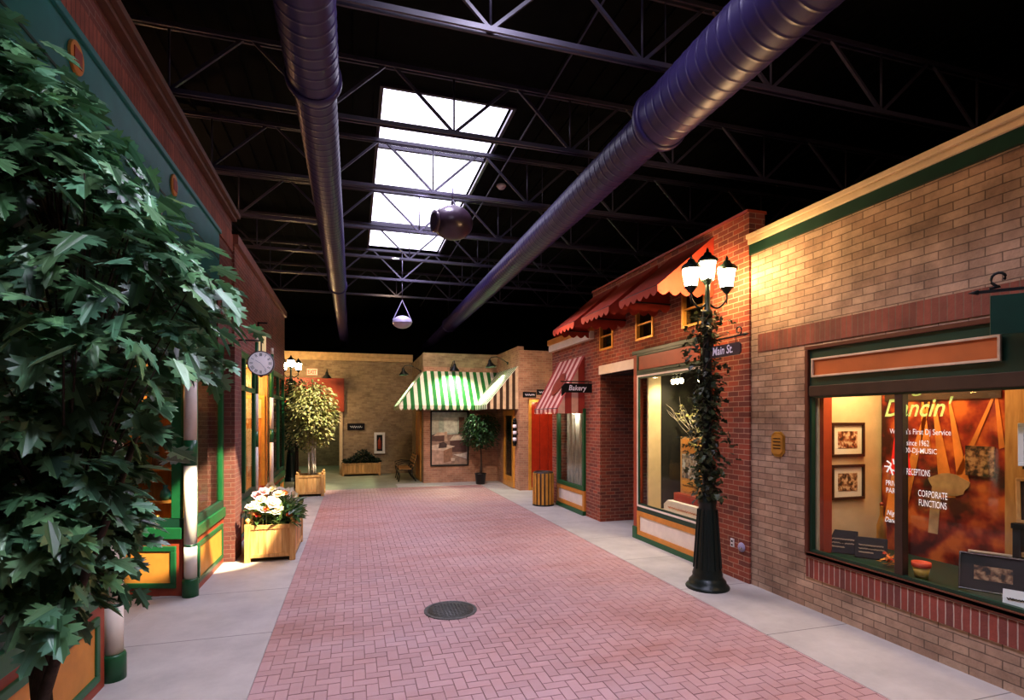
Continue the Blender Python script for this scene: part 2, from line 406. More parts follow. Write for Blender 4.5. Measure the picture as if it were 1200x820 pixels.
def text(name, s, mat, origin, ux, uy, w, h, parent, ext=.004, shear=0.0, spacing=1.0, bold=0.0):
    """lettering fitted into a w x h box whose lower left is origin"""
    cu = bpy.data.curves.new(name, 'FONT'); cu.body = s; cu.shear = shear; cu.offset = bold
    cu.space_character = spacing; cu.align_x = 'CENTER' if '\n' in s else 'LEFT'; cu.resolution_u = 3
    t = bpy.data.objects.new(name+'_tmp', cu); COL.objects.link(t)
    dg = bpy.context.evaluated_depsgraph_get(); me0 = bpy.data.meshes.new_from_object(t.evaluated_get(dg))
    bpy.data.objects.remove(t); bpy.data.curves.remove(cu)
    xs = [v.co.x for v in me0.vertices]; ys = [v.co.y for v in me0.vertices]
    x0, x1, y0, y1 = min(xs), max(xs), min(ys), max(ys)
    o, ux, uy = Vector(origin), Vector(ux), Vector(uy); n = ux.cross(uy)
    b = MB(); b.v = [o + ux*((v.co.x-x0)/(x1-x0)*w) + uy*((v.co.y-y0)/(y1-y0)*h) + n*ext for v in me0.vertices]
    for p in me0.polygons: b.face(list(p.vertices))
    bpy.data.meshes.remove(me0)
    return b.build(name, mat, parent)

def squiggle(name, mat, origin, ux, uy, w, h, parent, n=6, t=.012, seed=1):
    """small unreadable painted script"""
    rnd = random.Random(seed); o, ux, uy = Vector(origin), Vector(ux), Vector(uy); nrm = ux.cross(uy)
    pts = []
    for i in range(n*4+1):
        pts.append(o + ux*(w*i/(n*4)) + uy*(h*(.5+.42*math.sin(i*PI/2+.5)*rnd.uniform(.5, 1))) + nrm*.006)
    b = MB()
    for a, c in zip(pts, pts[1:]): b.bar(a, c, t, .006)
    return b.build(name, mat, parent)

def wallx(X0, X1, y0, y1, z0, z1, holes=()):
    """slab normal to X with rectangular holes (ya, yb, za, zb)"""
    b = MB(); ys = sorted({y0, y1, *[k for h in holes for k in h[:2] if y0 < k < y1]}); zs = sorted({z0, z1, *[k for h in holes for k in h[2:] if z0 < k < z1]})
    for ya, yb in zip(ys, ys[1:]):
        for za, zb in zip(zs, zs[1:]):
            cy, cz = (ya+yb)/2, (za+zb)/2
            if any(h[0] < cy < h[1] and h[2] < cz < h[3] for h in holes): continue
            b.box(X0, X1, ya, yb, za, zb)
    return b
def wally(Y0, Y1, x0, x1, z0, z1, holes=()):
    b = MB(); xs = sorted({x0, x1, *[k for h in holes for k in h[:2] if x0 < k < x1]}); zs = sorted({z0, z1, *[k for h in holes for k in h[2:] if z0 < k < z1]})
    for xa, xb in zip(xs, xs[1:]):
        for za, zb in zip(zs, zs[1:]):
            cx, cz = (xa+xb)/2, (za+zb)/2
            if any(h[0] < cx < h[1] and h[2] < cz < h[3] for h in holes): continue
            b.box(xa, xb, Y0, Y1, za, zb)
    return b

XP, YP, ZP = Vector((1,0,0)), Vector((0,1,0)), Vector((0,0,1))
FR = dict(ux=-YP, uy=ZP)      # plane facing -X (right-hand shops): text runs towards -Y
FY = dict(ux=XP, uy=ZP)       # plane facing -Y (towards the camera)
FL = dict(ux=YP, uy=ZP)       # plane facing +X (left-hand shops)

# ------------------------------------------------------------------ floor
SE0, SE1, YE = -.80, 4.03, 17.4
def pavers():
    b = MB(); b.mat('paver'); L_, W_ = .2, .1; g = .0022; c = .0025
    def brick(x0, x1, y0, y1):
        x0, x1 = max(x0, SE0), min(x1, SE1); y0, y1 = max(y0, 1.0), min(y1, YE)
        if x1-x0 < .02 or y1-y0 < .02: return
        x0 += g; x1 -= g; y0 += g; y1 -= g; z = .0
        dz = random.uniform(-.0012, .0012)
        k = len(b.v)
        b.v += [Vector(p) for p in ((x0, y0, -.012), (x1, y0, -.012), (x1, y1, -.012), (x0, y1, -.012),
               (x0+c, y0+c, z+dz), (x1-c, y0+c, z+dz), (x1-c, y1-c, z+dz), (x0+c, y1-c, z+dz))]
        for q in ((4,5,6,7),(0,1,5,4),(1,2,6,5),(2,3,7,6),(3,0,4,7)): b.face([k+i for i in q])
    # herringbone: pairs step along the diagonal
    nx, ny = int((SE1-SE0)/W_)+8, int((YE-1)/W_)+8
    for j in range(-4, ny):
        for i in range(-4, nx):
            r = (i - j) % 4
            x, y = SE0 + i*W_, 1.0 + j*W_
            if r == 0: brick(x, x+L_, y, y+W_)
            elif r == 3: brick(x, x+W_, y, y+L_)
    return b
S(pavers().build('floor'))
S(bx('floor', 'joint', None, SE0, SE1, -2.5, YE, -.1, -.008))
S(MB().box(-2.3, SE0, -2.5, 17.4, -.1, .004).box(-7.9, -2.3, 5.0, 17.4, -.1, .0).build('sidewalk', 'walk', bevel=.006))
S(MB().box(SE1, 7.5, -2.5, 17.4, -.1, .004).box(1.35, 7.5, 17.4, 18.3, -.1, .012).build('sidewalk', 'walk', bevel=.006))
S(MB().box(-7.9, 7.4, 17.4, 27.9, -.12, -.002).build('floor', 'walk2'))
S(bx('floor', 'dark', None, -8, 10, -4, 28, -.4, -.13))

# ------------------------------------------------------------------ black hall round the street
S(MB().box(-8.2, -8, -4, 28, -.4, 7.3).build('wall_hall', 'black'))
S(MB().box(10, 10.2, -4, 28, -.4, 7.3).build('wall_hall', 'black'))
S(MB().box(-8.2, 10.2, 28, 28.2, -.4, 7.3).build('wall_hall', 'black'))
S(MB().box(-8.2, 10.2, -4.2, -4, -.4, 7.3).build('wall_hall', 'black'))
SK = [(.42, 2.36, 7.95, 15.75), (.42, 2.36, -2.6, 5.0)]
def roof():
    b = MB(); xs = [-8.2, .42, 2.36, 10.2]; ys = [-4.2, -2.6, 5.0, 7.95, 15.75, 28.2]
    for xa, xb in zip(xs, xs[1:]):
        for ya, yb in zip(ys, ys[1:]):
            cx, cy = (xa+xb)/2, (ya+yb)/2
            if any(k[0] < cx < k[1] and k[2] < cy < k[3] for k in SK): continue
            b.box(xa, xb, ya, yb, 7.0, 7.1)
    # ribbed steel deck
    x = -7.8
    while x < 9.8:
        if not (.30 < x < 2.5): b.box(x, x+.06, -4, 28, 6.97, 7.0)
        x += .3
    return b
S(roof().build('ceiling', 'deck'))
for k in SK:
    w = thing('skylight', 'long bright skylight in the black roof' if k[2] > 5 else 'second skylight overhead, on the near side of the nearest lit truss', 'skylight', ((k[0]+k[1])/2, k[2], 7.0))
    c = MB(); c.box(k[0]-.05, k[0], k[2], k[3], 6.95, 7.35); c.box(k[1], k[1]+.05, k[2], k[3], 6.95, 7.35)
    c.box(k[0]-.05, k[1]+.05, k[2]-.05, k[2], 6.95, 7.35); c.box(k[0]-.05, k[1]+.05, k[3], k[3]+.05, 6.95, 7.35)
    c.build('curb', 'speaker', w)
    MB().box(k[0], k[1], k[2], k[3], 7.1, 7.13).build('acrylic_panel', 'sky', w)
    n = 4
    for i in range(1, n):
        y = k[2] + (k[3]-k[2])*i/n; bx('glazing_bar', 'steel', w, k[0], k[1], y-.03, y+.03, 7.04, 7.1)

# roof trusses across the hall
NX = 1.33
def truss_parts(root):
    """local coordinates: x across the hall measured from the middle node"""
    zb, zt = 0, .78
    c = MB(); 
    for dy in (-.045, .02): c.box(-9.1, 8.6, dy, dy+.025, zb, zb+.055)
    c.build('bottom_chord', 'steel', root)
    c = MB()
    for dy in (-.045, .02): c.box(-9.1, 8.6, dy, dy+.025, zt, zt+.055)
    c.build('top_chord', 'steel', root)
    for k in range(-5, 5):
        x = k*1.72
        c = MB()
        for sx in (-1, 1):
            c.bar((x, 0, zb+.04), (x+sx*.80, 0, zt+.02), .035)
        c.cyl((x, 0, zb+.04), (x, 0, zt+.02), .014, n=6)
        if -9.1 < x-.86: c.build('web', 'steel', root)
t0 = None
ty = [5.27, 7.32, 9.34, 11.40, 13.43, 15.47, 17.6]
words = ['nearest lit roof truss, crossing high over the street', 'roof truss crossing in front of the near end of the skylight', 'roof truss just in front of the hanging dark speaker',
         'roof truss just behind the hanging dark speaker', 'roof truss below the far end of the skylight', 'lit roof truss carrying the small pale speaker',
         'unlit roof truss beyond the skylight', 'roof truss far back above the awning building', 'last roof truss before the far brick wall', 'roof truss overhead before the nearest lit one']
for i, y in enumerate(ty):
    if t0 is None:
        t0 = thing('roof_truss', words[0], 'truss', (NX, y, 6.08), 'steel roof trusses'); t0['_org'] = (0, 0, 0); truss_parts(t0); t = t0
    else:
        t = copy_tree(t0); t.location = (NX, y, 6.08); t['label'] = words[i]
# bridging rods along the roof
for X, z, lab in ((2.62, 6.75, 'thin rod beside the right edge of the skylight'), (3.55, 6.12, 'thin rod running along the truss bottoms beside the large duct'), (-.3, 6.75, 'thin rod left of the skylight')):
    tag(MB().cyl((X, 3.0, z), (X, 22, z), .014, n=6).build('bridging_rod', 'steel'), lab, 'rod', 'roof bridging rods')

# spiral ducts
def duct(X, z, segs, label):
    d = thing('spiral_duct', label, 'duct', (X, segs[0][0], z))
    ax = Vector((0, 1, 0)).to_track_quat('Z', 'Y').to_matrix()
    for (ya, yb, r) in segs:
        prof = [(r, 0)]; y = 0; L_ = yb-ya
        while y + .16 < L_:
            y += .15; prof += [(r, y-.03), (r, y-.012), (r+.004, y-.004), (r+.004, y+.004), (r, y+.012), (r, y+.03)]
        prof.append((r, L_))
        MB().lathe(prof, (X, ya, z), 36, ax).build('duct_run', 'duct', d)
    for (a, b) in zip(segs, segs[1:]):
        y = a[1]; r = a[2]
        MB().lathe([(r+.012, -.10), (r+.028, -.07), (r+.028, -.02), (r+.01, .02), (b[2]+.01, .10)], (X, y, z), 36, ax).build('reducer_collar', 'duct', d)
    for y in [k*2.05+1.2 for k in range(1, 10)]:
        if segs[0][0] < y < segs[-1][1]: MB().cyl((X, y, z+.15), (X, y, 6.97), .006, n=5).build('hanger', 'steel', d)
    return d
duct(-.38, 5.6, [(-3.5, 5.75, .245), (5.75, 14.5, .212), (14.5, 26, .18)], 'left spiral duct running straight back along the dark ceiling')
duct(3.36, 5.6, [(-3.5, 5.45, .315), (5.45, 19.5, .245), (19.5, 26, .20)], 'large purple lit spiral duct slanting over the right side')

# hanging speakers
def hanging_speaker(c, ax, r, mat, label, top, small=False):
    c = Vector(c); s = thing('hanging_speaker', label, 'speaker', tuple(c))
    q = Vector(ax).normalized().to_track_quat('Z', 'Y').to_matrix()
    sq = .68 if small else 1.22
    prof = [(max(.01, r*math.sin(t)), -r*sq*math.cos(t)) for t in [.05+k*(2.95 if small else 2.55)/18 for k in range(19)]]
    MB().lathe(prof, c, 32, q).build('shell', mat, s)
    e = prof[-1]
    if small: MB().lathe([(r*1.0, -.02), (r*1.04, -.012), (r*1.04, .012), (r*1.0, .02)], c, 32, q).build('rim', mat, s)
    else: MB().lathe([(e[0]-.01, e[1]-.02), (e[0]+.03, e[1]), (e[0]+.03, e[1]+.04), (e[0]-.03, e[1]+.05)], c, 28, q).build('flange', mat, s)
    side = q @ Vector((1, 0, 0))
    if small: side = Vector((1, -.1, 0)).normalized()
    y = MB(); up = c + Vector((0, 0, r*(2.3 if small else 1.35)))
    for sg in (-1, 1): y.bar(c + side*sg*r*.95 + Vector((0, 0, r*.2)), up, .022)
    y.build('yoke', 'steel' if not small else 'speakerl', s)
    MB().cyl(up, (up.x, up.y, top), .012, n=6).build('hanger_rod', 'steel', s)
hanging_speaker((1.62, 9.05, 5.52), (-1, -.25, -.1), .29, 'speaker', 'dark egg-shaped speaker hung against the bright skylight', 6.1)
hanging_speaker((1.33, 15.47, 4.92), (.05, .1, -1), .27, 'speakerl', 'pale bowl speaker hanging by a rod below the last lit truss', 6.1, True)
tag(MB().lathe([(.09, 0), (.10, -.03), (.06, -.08), (.02, -.09)], (2.9, 10.6, 6.97), 16).build('smoke_detector', 'white'), 'small pale smoke detector on the black ceiling', 'detector')

# ------------------------------------------------------------------ right side: tan brick shop with music window
R = 5.06
WB = (1.7, 5.02, .62, 3.03)
S(wallx(R, 5.32, -1.5, 5.94, 0, 4.42, [WB]).build('wall_right', 'light'))
S(bx('trim_1', 'soldierd', None, R-.012, R+.02, -1.5, 5.80, 3.06, 3.29))
S(bx('trim_2', 'soldier', None, R-.02, R+.05, 1.7, 5.02, .37, .61))
S(bx('trim_3', 'dgreen', None, R-.035, R+.1, -1.5, 5.94, 4.36, 4.49))
S(MB().box(R-.06, R+.2, -1.5, 5.94, 4.49, 4.56).box(R-.09, R+.2, -1.5, 5.94, 4.56, 4.62).build('trim_4', 'cream', bevel=.008))
w1 = thing('window_1', 'large dark framed music shop window in the tan brick wall', 'window', (R, 3.4, .62)); S(w1)
b = MB(); b.frame((R+.05, 5.02, 0), -YP, ZP, 0, 3.32, .62, 3.03, .045, .09); b.build('frame', 'darkr', w1, bevel=.005)
b = MB(); b.box(R-.01, R+.08, 1.74, 4.975, 2.46, 2.99); b.build('sign_band', 'dgreen', w1)
b = MB(); b.box(R-.03, R+.06, 1.74, 4.975, 2.45, 2.57); b.build('head_rail', 'brown', w1, bevel=.006)
b = MB(); b.box(R-.04, R+.06, 1.70, 5.0, .60, .66); b.build('sill', 'darkr', w1, bevel=.006)
b = MB(); b.frame((R+.04, 4.975, 0), -YP, ZP, 0, 3.235, .665, 2.46, .03, .05); b.build('inner_frame', 'dgreen', w1)
bx('mullion', 'brown', w1, R-.01, R+.07, 3.885, 3.965, .66, 2.46, bevel=.005)
bx('pane', 'glass', w1, R+.045, R+.049, 1.76, 4.95, .69, 2.44)
sb = thing('sign_board', 'long orange sign board with cream edge above the music shop window', 'sign', (R-.02, 4, 2.68))
MB().box(R-.035, R-.011, 3.06, 4.90, 2.68, 2.865).build('panel', 'signtan', sb)
MB().frame((R-.03, 4.915, 0), -YP, ZP, 0, 1.87, 2.665, 2.88, .022, .025).build('edge_trim', 'signtrim', sb, bevel=.003)
# display space behind the glass
S(MB().box(5.32, 6.15, 1.5, 1.56, .5, 2.9).build('wall_display', 'cream'))
S(MB().box(R+.07, 6.1, 4.93, 4.99, .45, 2.9).build('wall_display', 'cream'))
S(MB().box(6.08, 6.14, 3.55, 4.99, .45, 2.9).build('wall_display', 'brown'))
S(MB().box(5.9, 6.14, 3.30, 3.55, .45, 2.9).build('wall_display', 'pined'))
S(MB().box(6.9, 6.96, 1.5, 3.5, .45, 2.9).build('wall_display', 'curtain'))
S(MB().box(6.1, 6.9, 3.45, 3.5, .45, 2.9).build('wall_display', 'curtain'))
S(MB().box(R+.05, 6.9, 1.5, 5.0, 2.9, 2.95).build('ceiling_display', 'brown'))
S(MB().box(R+.08, 6.9, 1.5, 5.0, .5, .66).build('floor_display', 'dgreen'))
S(MB().box(R+.09, R+.21, 4.88, 4.93, .66, 2.9).build('trim_5', 'redp'))
# concert banner
bn = thing('concert_banner', 'red and orange concert lights banner behind the glass', 'banner', (6.05, 4.2, .9))
MB().box(6.05, 6.07, 3.62, 4.90, .66, 2.75).build('print', 'concert', bn)
beams = MB()
for (y0, z0, y1, z1, w) in ((4.62, 2.4, 4.80, 1.0, .14), (4.35, 2.38, 4.66, 1.2, .16), (4.30, 2.38, 4.16, 1.35, .16), (4.14, 2.38, 4.0, 1.5, .12), (3.70, 2.5, 4.05, 1.6, .07), (3.72, 2.52, 3.66, 1.9, .05), (4.42, 2.38, 4.38, 1.8, .12)):
    beams.poly([(6.043, y0+.012, z0), (6.043, y1+w/2, z1), (6.043, y1-w/2, z1+.02), (6.043, y0-.012, z0)])
beams.build('light_beams', P('beam_orange', (.66, .22, .04), .6, vary=.5, scale=2.5, emit=(1, .33, .05), es=.06), bn)
b = MB(); b.prism([(.21+.2*math.cos(k*PI/8)*(1+.15*math.sin(k*2)), .12*math.sin(k*PI/8)) for k in range(16)], (6.045, 4.36, 1.50), -YP, ZP, .006)
b.prism([(0, 0), (.10, 0), (.14, .5), (.04, .5)], (6.045, 4.36, .95), -YP, ZP, .005); b.build('drum_print', P('drum_print', (.45, .30, .17), .6, vary=.4), bn)
MB().box(6.03, 6.045, 3.72, 3.98, 1.62, 1.92).build('band_photo', 'ph3', bn)
b = MB(); b.prism([(0, 0), (.26, 0), (.18, .55), (.08, .55)], (6.043, 4.80, 1.55), -YP, ZP, .006); b.build('red_beam', P('red_beam', (.7, .02, .02), .6, emit=(1, .02, .01), es=.35), bn)
b = MB(); b.box(6.03, 6.045, 3.66, 4.85, 2.40, 2.75); b.build('top_strip', 'brown', bn)
# lettering on the glass
gl = thing('window_lettering', 'pale lettering painted on the music shop glass', 'lettering', (R+.04, 3.5, 1.2))
GX = R+.040
def gt(s, y, z, w, h, mat='lettw', **k): return text('lettering', s, mat, (GX, y, z), -YP, ZP, w, h, gl, ext=.002, **k)
gt("Night", 4.02, 2.41, .50, .15, 'letty', shear=.35, bold=.012)
gt("Dancin'", 4.10, 2.215, .64, .18, 'letty', shear=.35, bold=.012)
gt("Winona's First Dj Service", 4.05, 2.03, .57, .072, bold=.008)
gt("since 1962", 3.88, 1.94, .21, .055, bold=.008)
gt("1-800-DJ-MUSIC", 3.96, 1.855, .36, .065, bold=.008)
gt("RECEPTIONS", 3.88, 1.66, .22, .062, bold=.004)
gt("PRIVATE\nPARTIES", 4.09, 1.46, .20, .125, bold=.008)
gt("CORPORATE\nFUNCTIONS", 3.77, 1.38, .26, .15, bold=.004)
gt("Night\nDancin'", 4.10, 1.17, .17, .12, shear=.3, bold=.01)
# little black record sign with red note rays
b = MB()
for a in range(0, 360, 45): b.bar((R+.043, 4.02+.03*math.cos(a), 1.72+.03*math.sin(a)), (R+.043, 4.02+.09*math.cos(math.radians(a)), 1.72+.08*math.sin(math.radians(a))), .004, .014)
b.build('sunburst_mark', 'lettw', gl)

def framed(name, label, o, ux, uy, w, h, pic, fw=.03, mw=.06, fmat='dframe', group=None, matm='matte', cat='picture'):
    o, ux, uy = Vector(o), Vector(ux), Vector(uy); n = ux.cross(uy)
    t = thing(name, label, cat, tuple(o), group)
    MB().frame(o, ux, uy, 0, w, 0, h, fw, .03).build('frame', fmat, t, bevel=.004)
    MB().prism([(fw*.9, fw*.9), (w-fw*.9, fw*.9), (w-fw*.9, h-fw*.9), (fw*.9, h-fw*.9)], o, ux, uy, .010).build('mat_board', matm, t)
    MB().prism([(fw+mw, fw+mw), (w-fw-mw, fw+mw), (w-fw-mw, h-fw-mw), (fw+mw, h-fw-mw)], o, ux, uy, .014).build('print', pic, t)
    return t
framed('framed_picture', 'upper dark framed group photo on the cream display wall', (5.30, 4.93, 1.75), XP, ZP, .49, .40, 'ph1', .032, .07)
framed('framed_picture', 'lower dark framed photo on the cream display wall', (5.30, 4.93, 1.25), XP, ZP, .49, .41, 'ph2', .032, .07)
# small things on the display floor
def easel_card(label, c, w, h, tilt, mat, yaw=0, name='table_sign', seed=1):
    t = thing(name, label, 'sign', c)
    q = Matrix.Translation(Vector(c)) @ Matrix.Rotation(yaw, 4, 'Z') @ Matrix.Rotation(-tilt, 4, 'X')
    b = MB(); b.obox(q @ Matrix.Translation((0, 0, h/2)), w, .02, h); b.build('card', mat, t, bevel=.006)
    o = q @ Vector((-w*.38, -.012, h*.55)); ux = (q.to_3x3() @ Vector((1, 0, 0))); uy = (q.to_3x3() @ Vector((0, 0, 1)))
    for r in range(3): squiggle('lettering', 'signtrim', o - uy*(r*h*.17), ux, uy, w*.76*(1 if r < 2 else .6), h*.09, t, 9, .004, seed+r)
    b = MB(); b.obox(Matrix.Translation(Vector(c)) @ Matrix.Rotation(yaw, 4, 'Z') @ Matrix.Translation((0, .07, .05)) @ Matrix.Rotation(.5, 4, 'X'), .05, .01, h*.7); b.build('prop', mat, t)
    return t
easel_card('slanted black text sign at the left of the display floor', (5.33, 4.80, .665), .30, .27, .45, 'signblk', -.9, seed=3)
easel_card('second slanted black text sign, nearer the mullion', (5.42, 4.52, .665), .30, .24, .5, 'signblk', -.9, seed=8)
bpy.data.objects['table_sign.001']['label'] = 'second slanted black text sign, nearer the mullion'
bt = thing('bottle', 'tall amber bottle standing behind the black signs', 'bottle', (5.82, 4.72, .665))
MB().lathe([(.045, 0), (.05, .02), (.05, .30), (.03, .38), (.018, .42), (.018, .52), (.022, .53)], (5.82, 4.72, .665), 16).build('body', 'brass', bt)
MB().lathe([(.02, .53), (.02, .56), (.008, .57)], (5.82, 4.72, .665), 12).build('stopper', 'redp', bt)
rp = thing('flower_pot', 'small yellow flower pot with orange rim by the mullion', 'pot', (5.22, 3.83, .66))
MB().lathe([(.05, 0), (.072, .13), (.066, .13)], (5.22, 3.83, .66), 18).build('pot', 'terra', rp)
MB().lathe([(.074, .12), (.078, .12), (.080, .165), (.070, .165), (.066, .14)], (5.22, 3.83, .66), 18).build('rim', 'petalo', rp)
b = MB()
random.seed(3)
for k in range(30):
    a = random.uniform(0, 6.28); r = random.uniform(.0, .07)
    q = Matrix.Translation((5.30+r*math.cos(a), 4.24+r*math.sin(a), .69+random.uniform(0, .09))) @ Matrix.Rotation(random.uniform(0, 6), 4, 'Z') @ Matrix.Rotation(random.uniform(-1, 1), 4, 'X')
    b.poly([q @ Vector(p) for p in ((0, 0, 0), (.02, .03, 0), (0, .065, .01), (-.02, .03, 0))])
tag(b.build('silk_flowers', 'petalo'), 'small red silk flower bunch on the display floor', 'flowers')
# stand with pictures on the right
st = thing('display_table', 'low black display table behind the right pane', 'table', (5.7, 2.9, .66))
MB().box(5.62, 6.4, 2.2, 3.34, 1.22, 1.27).build('tabletop', 'iron', st, bevel=.006)
for (x, y) in ((5.66, 2.25), (5.66, 3.30), (6.36, 2.25), (6.36, 3.30)): bx('leg', 'iron', st, x-.03, x+.03, y-.03, y+.03, .66, 1.22)
bx('shelf', 'pined', st, 5.64, 6.38, 2.22, 3.32, .98, 1.02)
def leaning(name, label, c, w, h, tilt, yaw, fmat, pic, fw=.014, mw=.09, matm='dark', support=True):
    q = Matrix.Translation(Vector(c)) @ Matrix.Rotation(yaw, 4, 'Z') @ Matrix.Rotation(-tilt, 4, 'X')
    ux = q.to_3x3() @ Vector((1, 0, 0)); uy = q.to_3x3() @ Vector((0, 0, 1)); o = q @ Vector((-w/2, 0, 0))
    t = framed(name, label, o, ux, uy, w, h, pic, fw, mw, fmat, matm=matm)
    if support:
        b = MB(); p = q @ Vector((0, 0.01, h*.8)); b.bar(p, (p.x + .2*math.sin(-yaw)+.02, p.y+.16*math.cos(yaw), c[2]), .012); b.build('easel_strut', 'iron', t)
    return t
leaning('framed_picture', 'silver framed sepia street photo leaning in front on the display floor', (5.27, 3.26, .69), .46, .33, .35, -1.05, 'chrome', 'ph3')
leaning('framed_picture', 'blank cream framed card leaning behind the silver frame', (5.58, 3.40, .66), .44, .32, .3, -1.05, 'signtrim', 'matte', .02, .03, 'cream')
leaning('framed_picture', 'wooden framed photo standing on the black display table', (5.80, 3.10, 1.27), .52, .40, .2, -.95, 'pined', 'ph3', .03, .08, 'brown')
leaning('framed_picture', 'white framed seaside print on a thin black easel', (5.42, 2.97, 1.80), .34, .36, .12, -1.0, 'white', 'screen', .035, .0, 'white', False)
ez = thing('easel', 'thin black easel holding the white seaside print', 'easel', (5.45, 2.97, .66))
for dx, dy in ((.0, .13), (.0, -.13), (.22, .02)): MB().bar((5.45+dx, 2.97+dy, .66), (5.46, 2.97, 1.83), .014).build('leg', 'iron', ez)
bx('ledge', 'iron', ez, 5.38, 5.46, 2.83, 3.11, 1.775, 1.80)
t = thing('price_card', 'small white card on the display floor at the right window edge', 'card', (5.16, 3.03, .69))
q = Matrix.Translation((5.16, 3.03, .66)) @ Matrix.Rotation(-1.1, 4, 'Z') @ Matrix.Rotation(-.4, 4, 'X')
MB().obox(q @ Matrix.Translation((0, 0, .07)), .16, .008, .14).build('card', 'white', t)
squiggle('lettering', 'iron', q @ Vector((-.055, -.007, .05)), q.to_3x3() @ XP, q.to_3x3() @ ZP, .11, .025, t, 6, .005, 5)
random.seed(11)
b = MB()
for k in range(70):
    a = random.uniform(0, 6.28); p = Vector((5.62, 2.95, .662)); q = Matrix.Translation(p) @ Matrix.Rotation(a, 4, 'Z') @ Matrix.Rotation(random.uniform(.3, 1.3), 4, 'X')
    l = random.uniform(.12, .34); b.poly([q @ Vector(v) for v in ((-.004, 0, 0), (.012, l*.6, 0), (0, l, -.03), (-.012, l*.6, 0))])
tag(b.build('dried_grass', 'shrub'), 'dark spiky dried plant behind the silver framed photo', 'plant')

# gold plaque, outlets
pl = thing('wall_plaque', 'gold octagonal plaque on the tan brick wall', 'plaque', (R, 5.45, 1.73))
oc = lambda w, h, c: [(-w, -h+c), (-w+c, -h), (w-c, -h), (w, -h+c), (w, h-c), (w-c, h), (-w+c, h), (-w, h-c)]
MB().prism(oc(.105, .155, .055), (R, 5.455, 1.88), -YP, ZP, .022).build('plate', 'brass', pl, bevel=.006)
MB().prism(oc(.082, .128, .045), (R-.022, 5.455, 1.88), -YP, ZP, .006).build('inset', 'gold', pl)
for z in (1.94, 1.90, 1.86, 1.82): squiggle('lettering', 'brown', (R-.030, 5.515, z), -YP, ZP, .12, .018, pl, 7, .003, int(z*100))
ol = thing('wall_outlet', 'white electrical outlet low on the red brick wall', 'outlet', (5.02, 6.26, .43))
bx('cover', 'white', ol, 5.015, 5.03, 6.225, 6.295, .425, .54, bevel=.004)
for z in (.455, .505): bx('socket', 'dark', ol, 5.011, 5.017, 6.245, 6.275, z-.012, z+.012)
hb = thing('wall_valve', 'greyish oval valve cover on the red brick beside the outlet', 'valve', (5.02, 6.08, .43))
MB().lathe([(.065, 0), (.065, .012), (.04, .035), (.01, .04)], (5.03, 6.08, .46), 18, Vector((-1, 0, 0)).to_track_quat('Z', 'Y').to_matrix()).build('cover', 'speakerl', hb)
MB().cyl((5.0, 6.08, .46), (4.98, 6.02, .455), .012, n=8).build('spout', 'chrome', hb)
# hanging sign at the far right
hs = thing('hanging_sign', 'dark shop sign on a scrolled iron bracket above the music window', 'sign', (R, 3.1, 3.0))
ZB = 3.21
pts = [(R, 2.55, ZB+.0), (4.95, 2.75, ZB), (4.86, 3.05, ZB+.0)]
MB().bar((R, 2.62, ZB-.02), (4.72, 3.02, ZB-.02), .022).build('bracket', 'iron', hs)
sc = [(4.76+.0, 2.97, ZB)]
for k in range(12):
    a = -PI/2 + k*PI/6.5; r = .065*(1-k/18); sc.append((4.80 - r*math.cos(a)*.6, 2.92 + r*math.cos(a)*.8, ZB+.075+r*math.sin(a)))
MB().tube(sc, .011, 6).build('scroll', 'iron', hs)
MB().cyl((4.72, 3.02, ZB-.02), (4.68, 3.07, ZB-.02), .022, .002, 8).build('finial', 'iron', hs)
MB().prism([(0, 0), (.35, 0), (.35, .30), (0, .30)], (4.76, 2.965, ZB-.36), Vector((.65, -.76, 0)).normalized(), ZP, .02).build('board', 'dgreen', hs)
squiggle('lettering', 'signtrim', (4.80, 2.92, ZB-.27), Vector((.65, -.76, 0)).normalized(), ZP, .22, .12, hs, 4, .008, 4)

# ------------------------------------------------------------------ right side: red brick row
RB = 5.03
WIN = [(6.85, 7.45), (8.30, 8.90), (9.82, 10.42)]
holes = [(6.65, 8.90, 0, 3.42), (8.90, 10.42, 0, 3.12)] + [(a, b, 3.62, 4.2) for a, b in WIN]
S(wallx(RB, 5.28, 5.94, 10.78, 0, 4.93, holes).build('wall_right', 'red'))
S(wallx(RB, 5.28, 10.78, 13.28, 0, 3.98, [(11.15, 12.83, 0, 2.42)]).build('wall_right', 'red'))
S(bx('wall_right', 'red', None, 5.28, 8.0, 13.08, 13.28, 0, 3.98))
S(bx('trim_6', 'redp', None, RB-.03, RB+.28, 5.94, 10.78, 4.93, 4.97))
S(MB().box(RB-.10, RB+.2, 10.72, 13.3, 3.93, 4.10).build('trim_7', 'creamw', bevel=.006))
S(MB().box(RB-.13, RB+.25, 10.70, 13.33, 4.10, 4.24).build('trim_8', 'orange', bevel=.01))
S(MB().box(RB-.03, RB+.2, 8.92, 10.44, 3.12, 3.31).build('trim_9', 'creamw', bevel=.006))
# alcove beside the shop front
S(bx('wall_alcove', 'red', None, 5.28, 6.6, 10.42, 10.62, 0, 3.12))
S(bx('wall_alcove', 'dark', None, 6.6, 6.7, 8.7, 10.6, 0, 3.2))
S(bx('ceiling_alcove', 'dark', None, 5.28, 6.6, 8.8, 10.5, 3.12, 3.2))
d = thing('door_1', 'dark door deep in the brick alcove', 'door', (6.58, 9.6, 0)); S(d)
MB().frame((6.6, 10.1, 0), -YP, ZP, 0, .95, 0, 2.15, .08, .06).build('frame', 'brown', d)
bx('door_leaf', 'brown', d, 6.56, 6.6, 9.22, 10.03, .02, 2.08); MB().lathe([(.02, 0), (.035, .03), (.02, .06)], (6.55, 9.3, 1.0), 10, Vector((-1, 0, 0)).to_track_quat('Z', 'Y').to_matrix()).build('knob', 'brass', d)
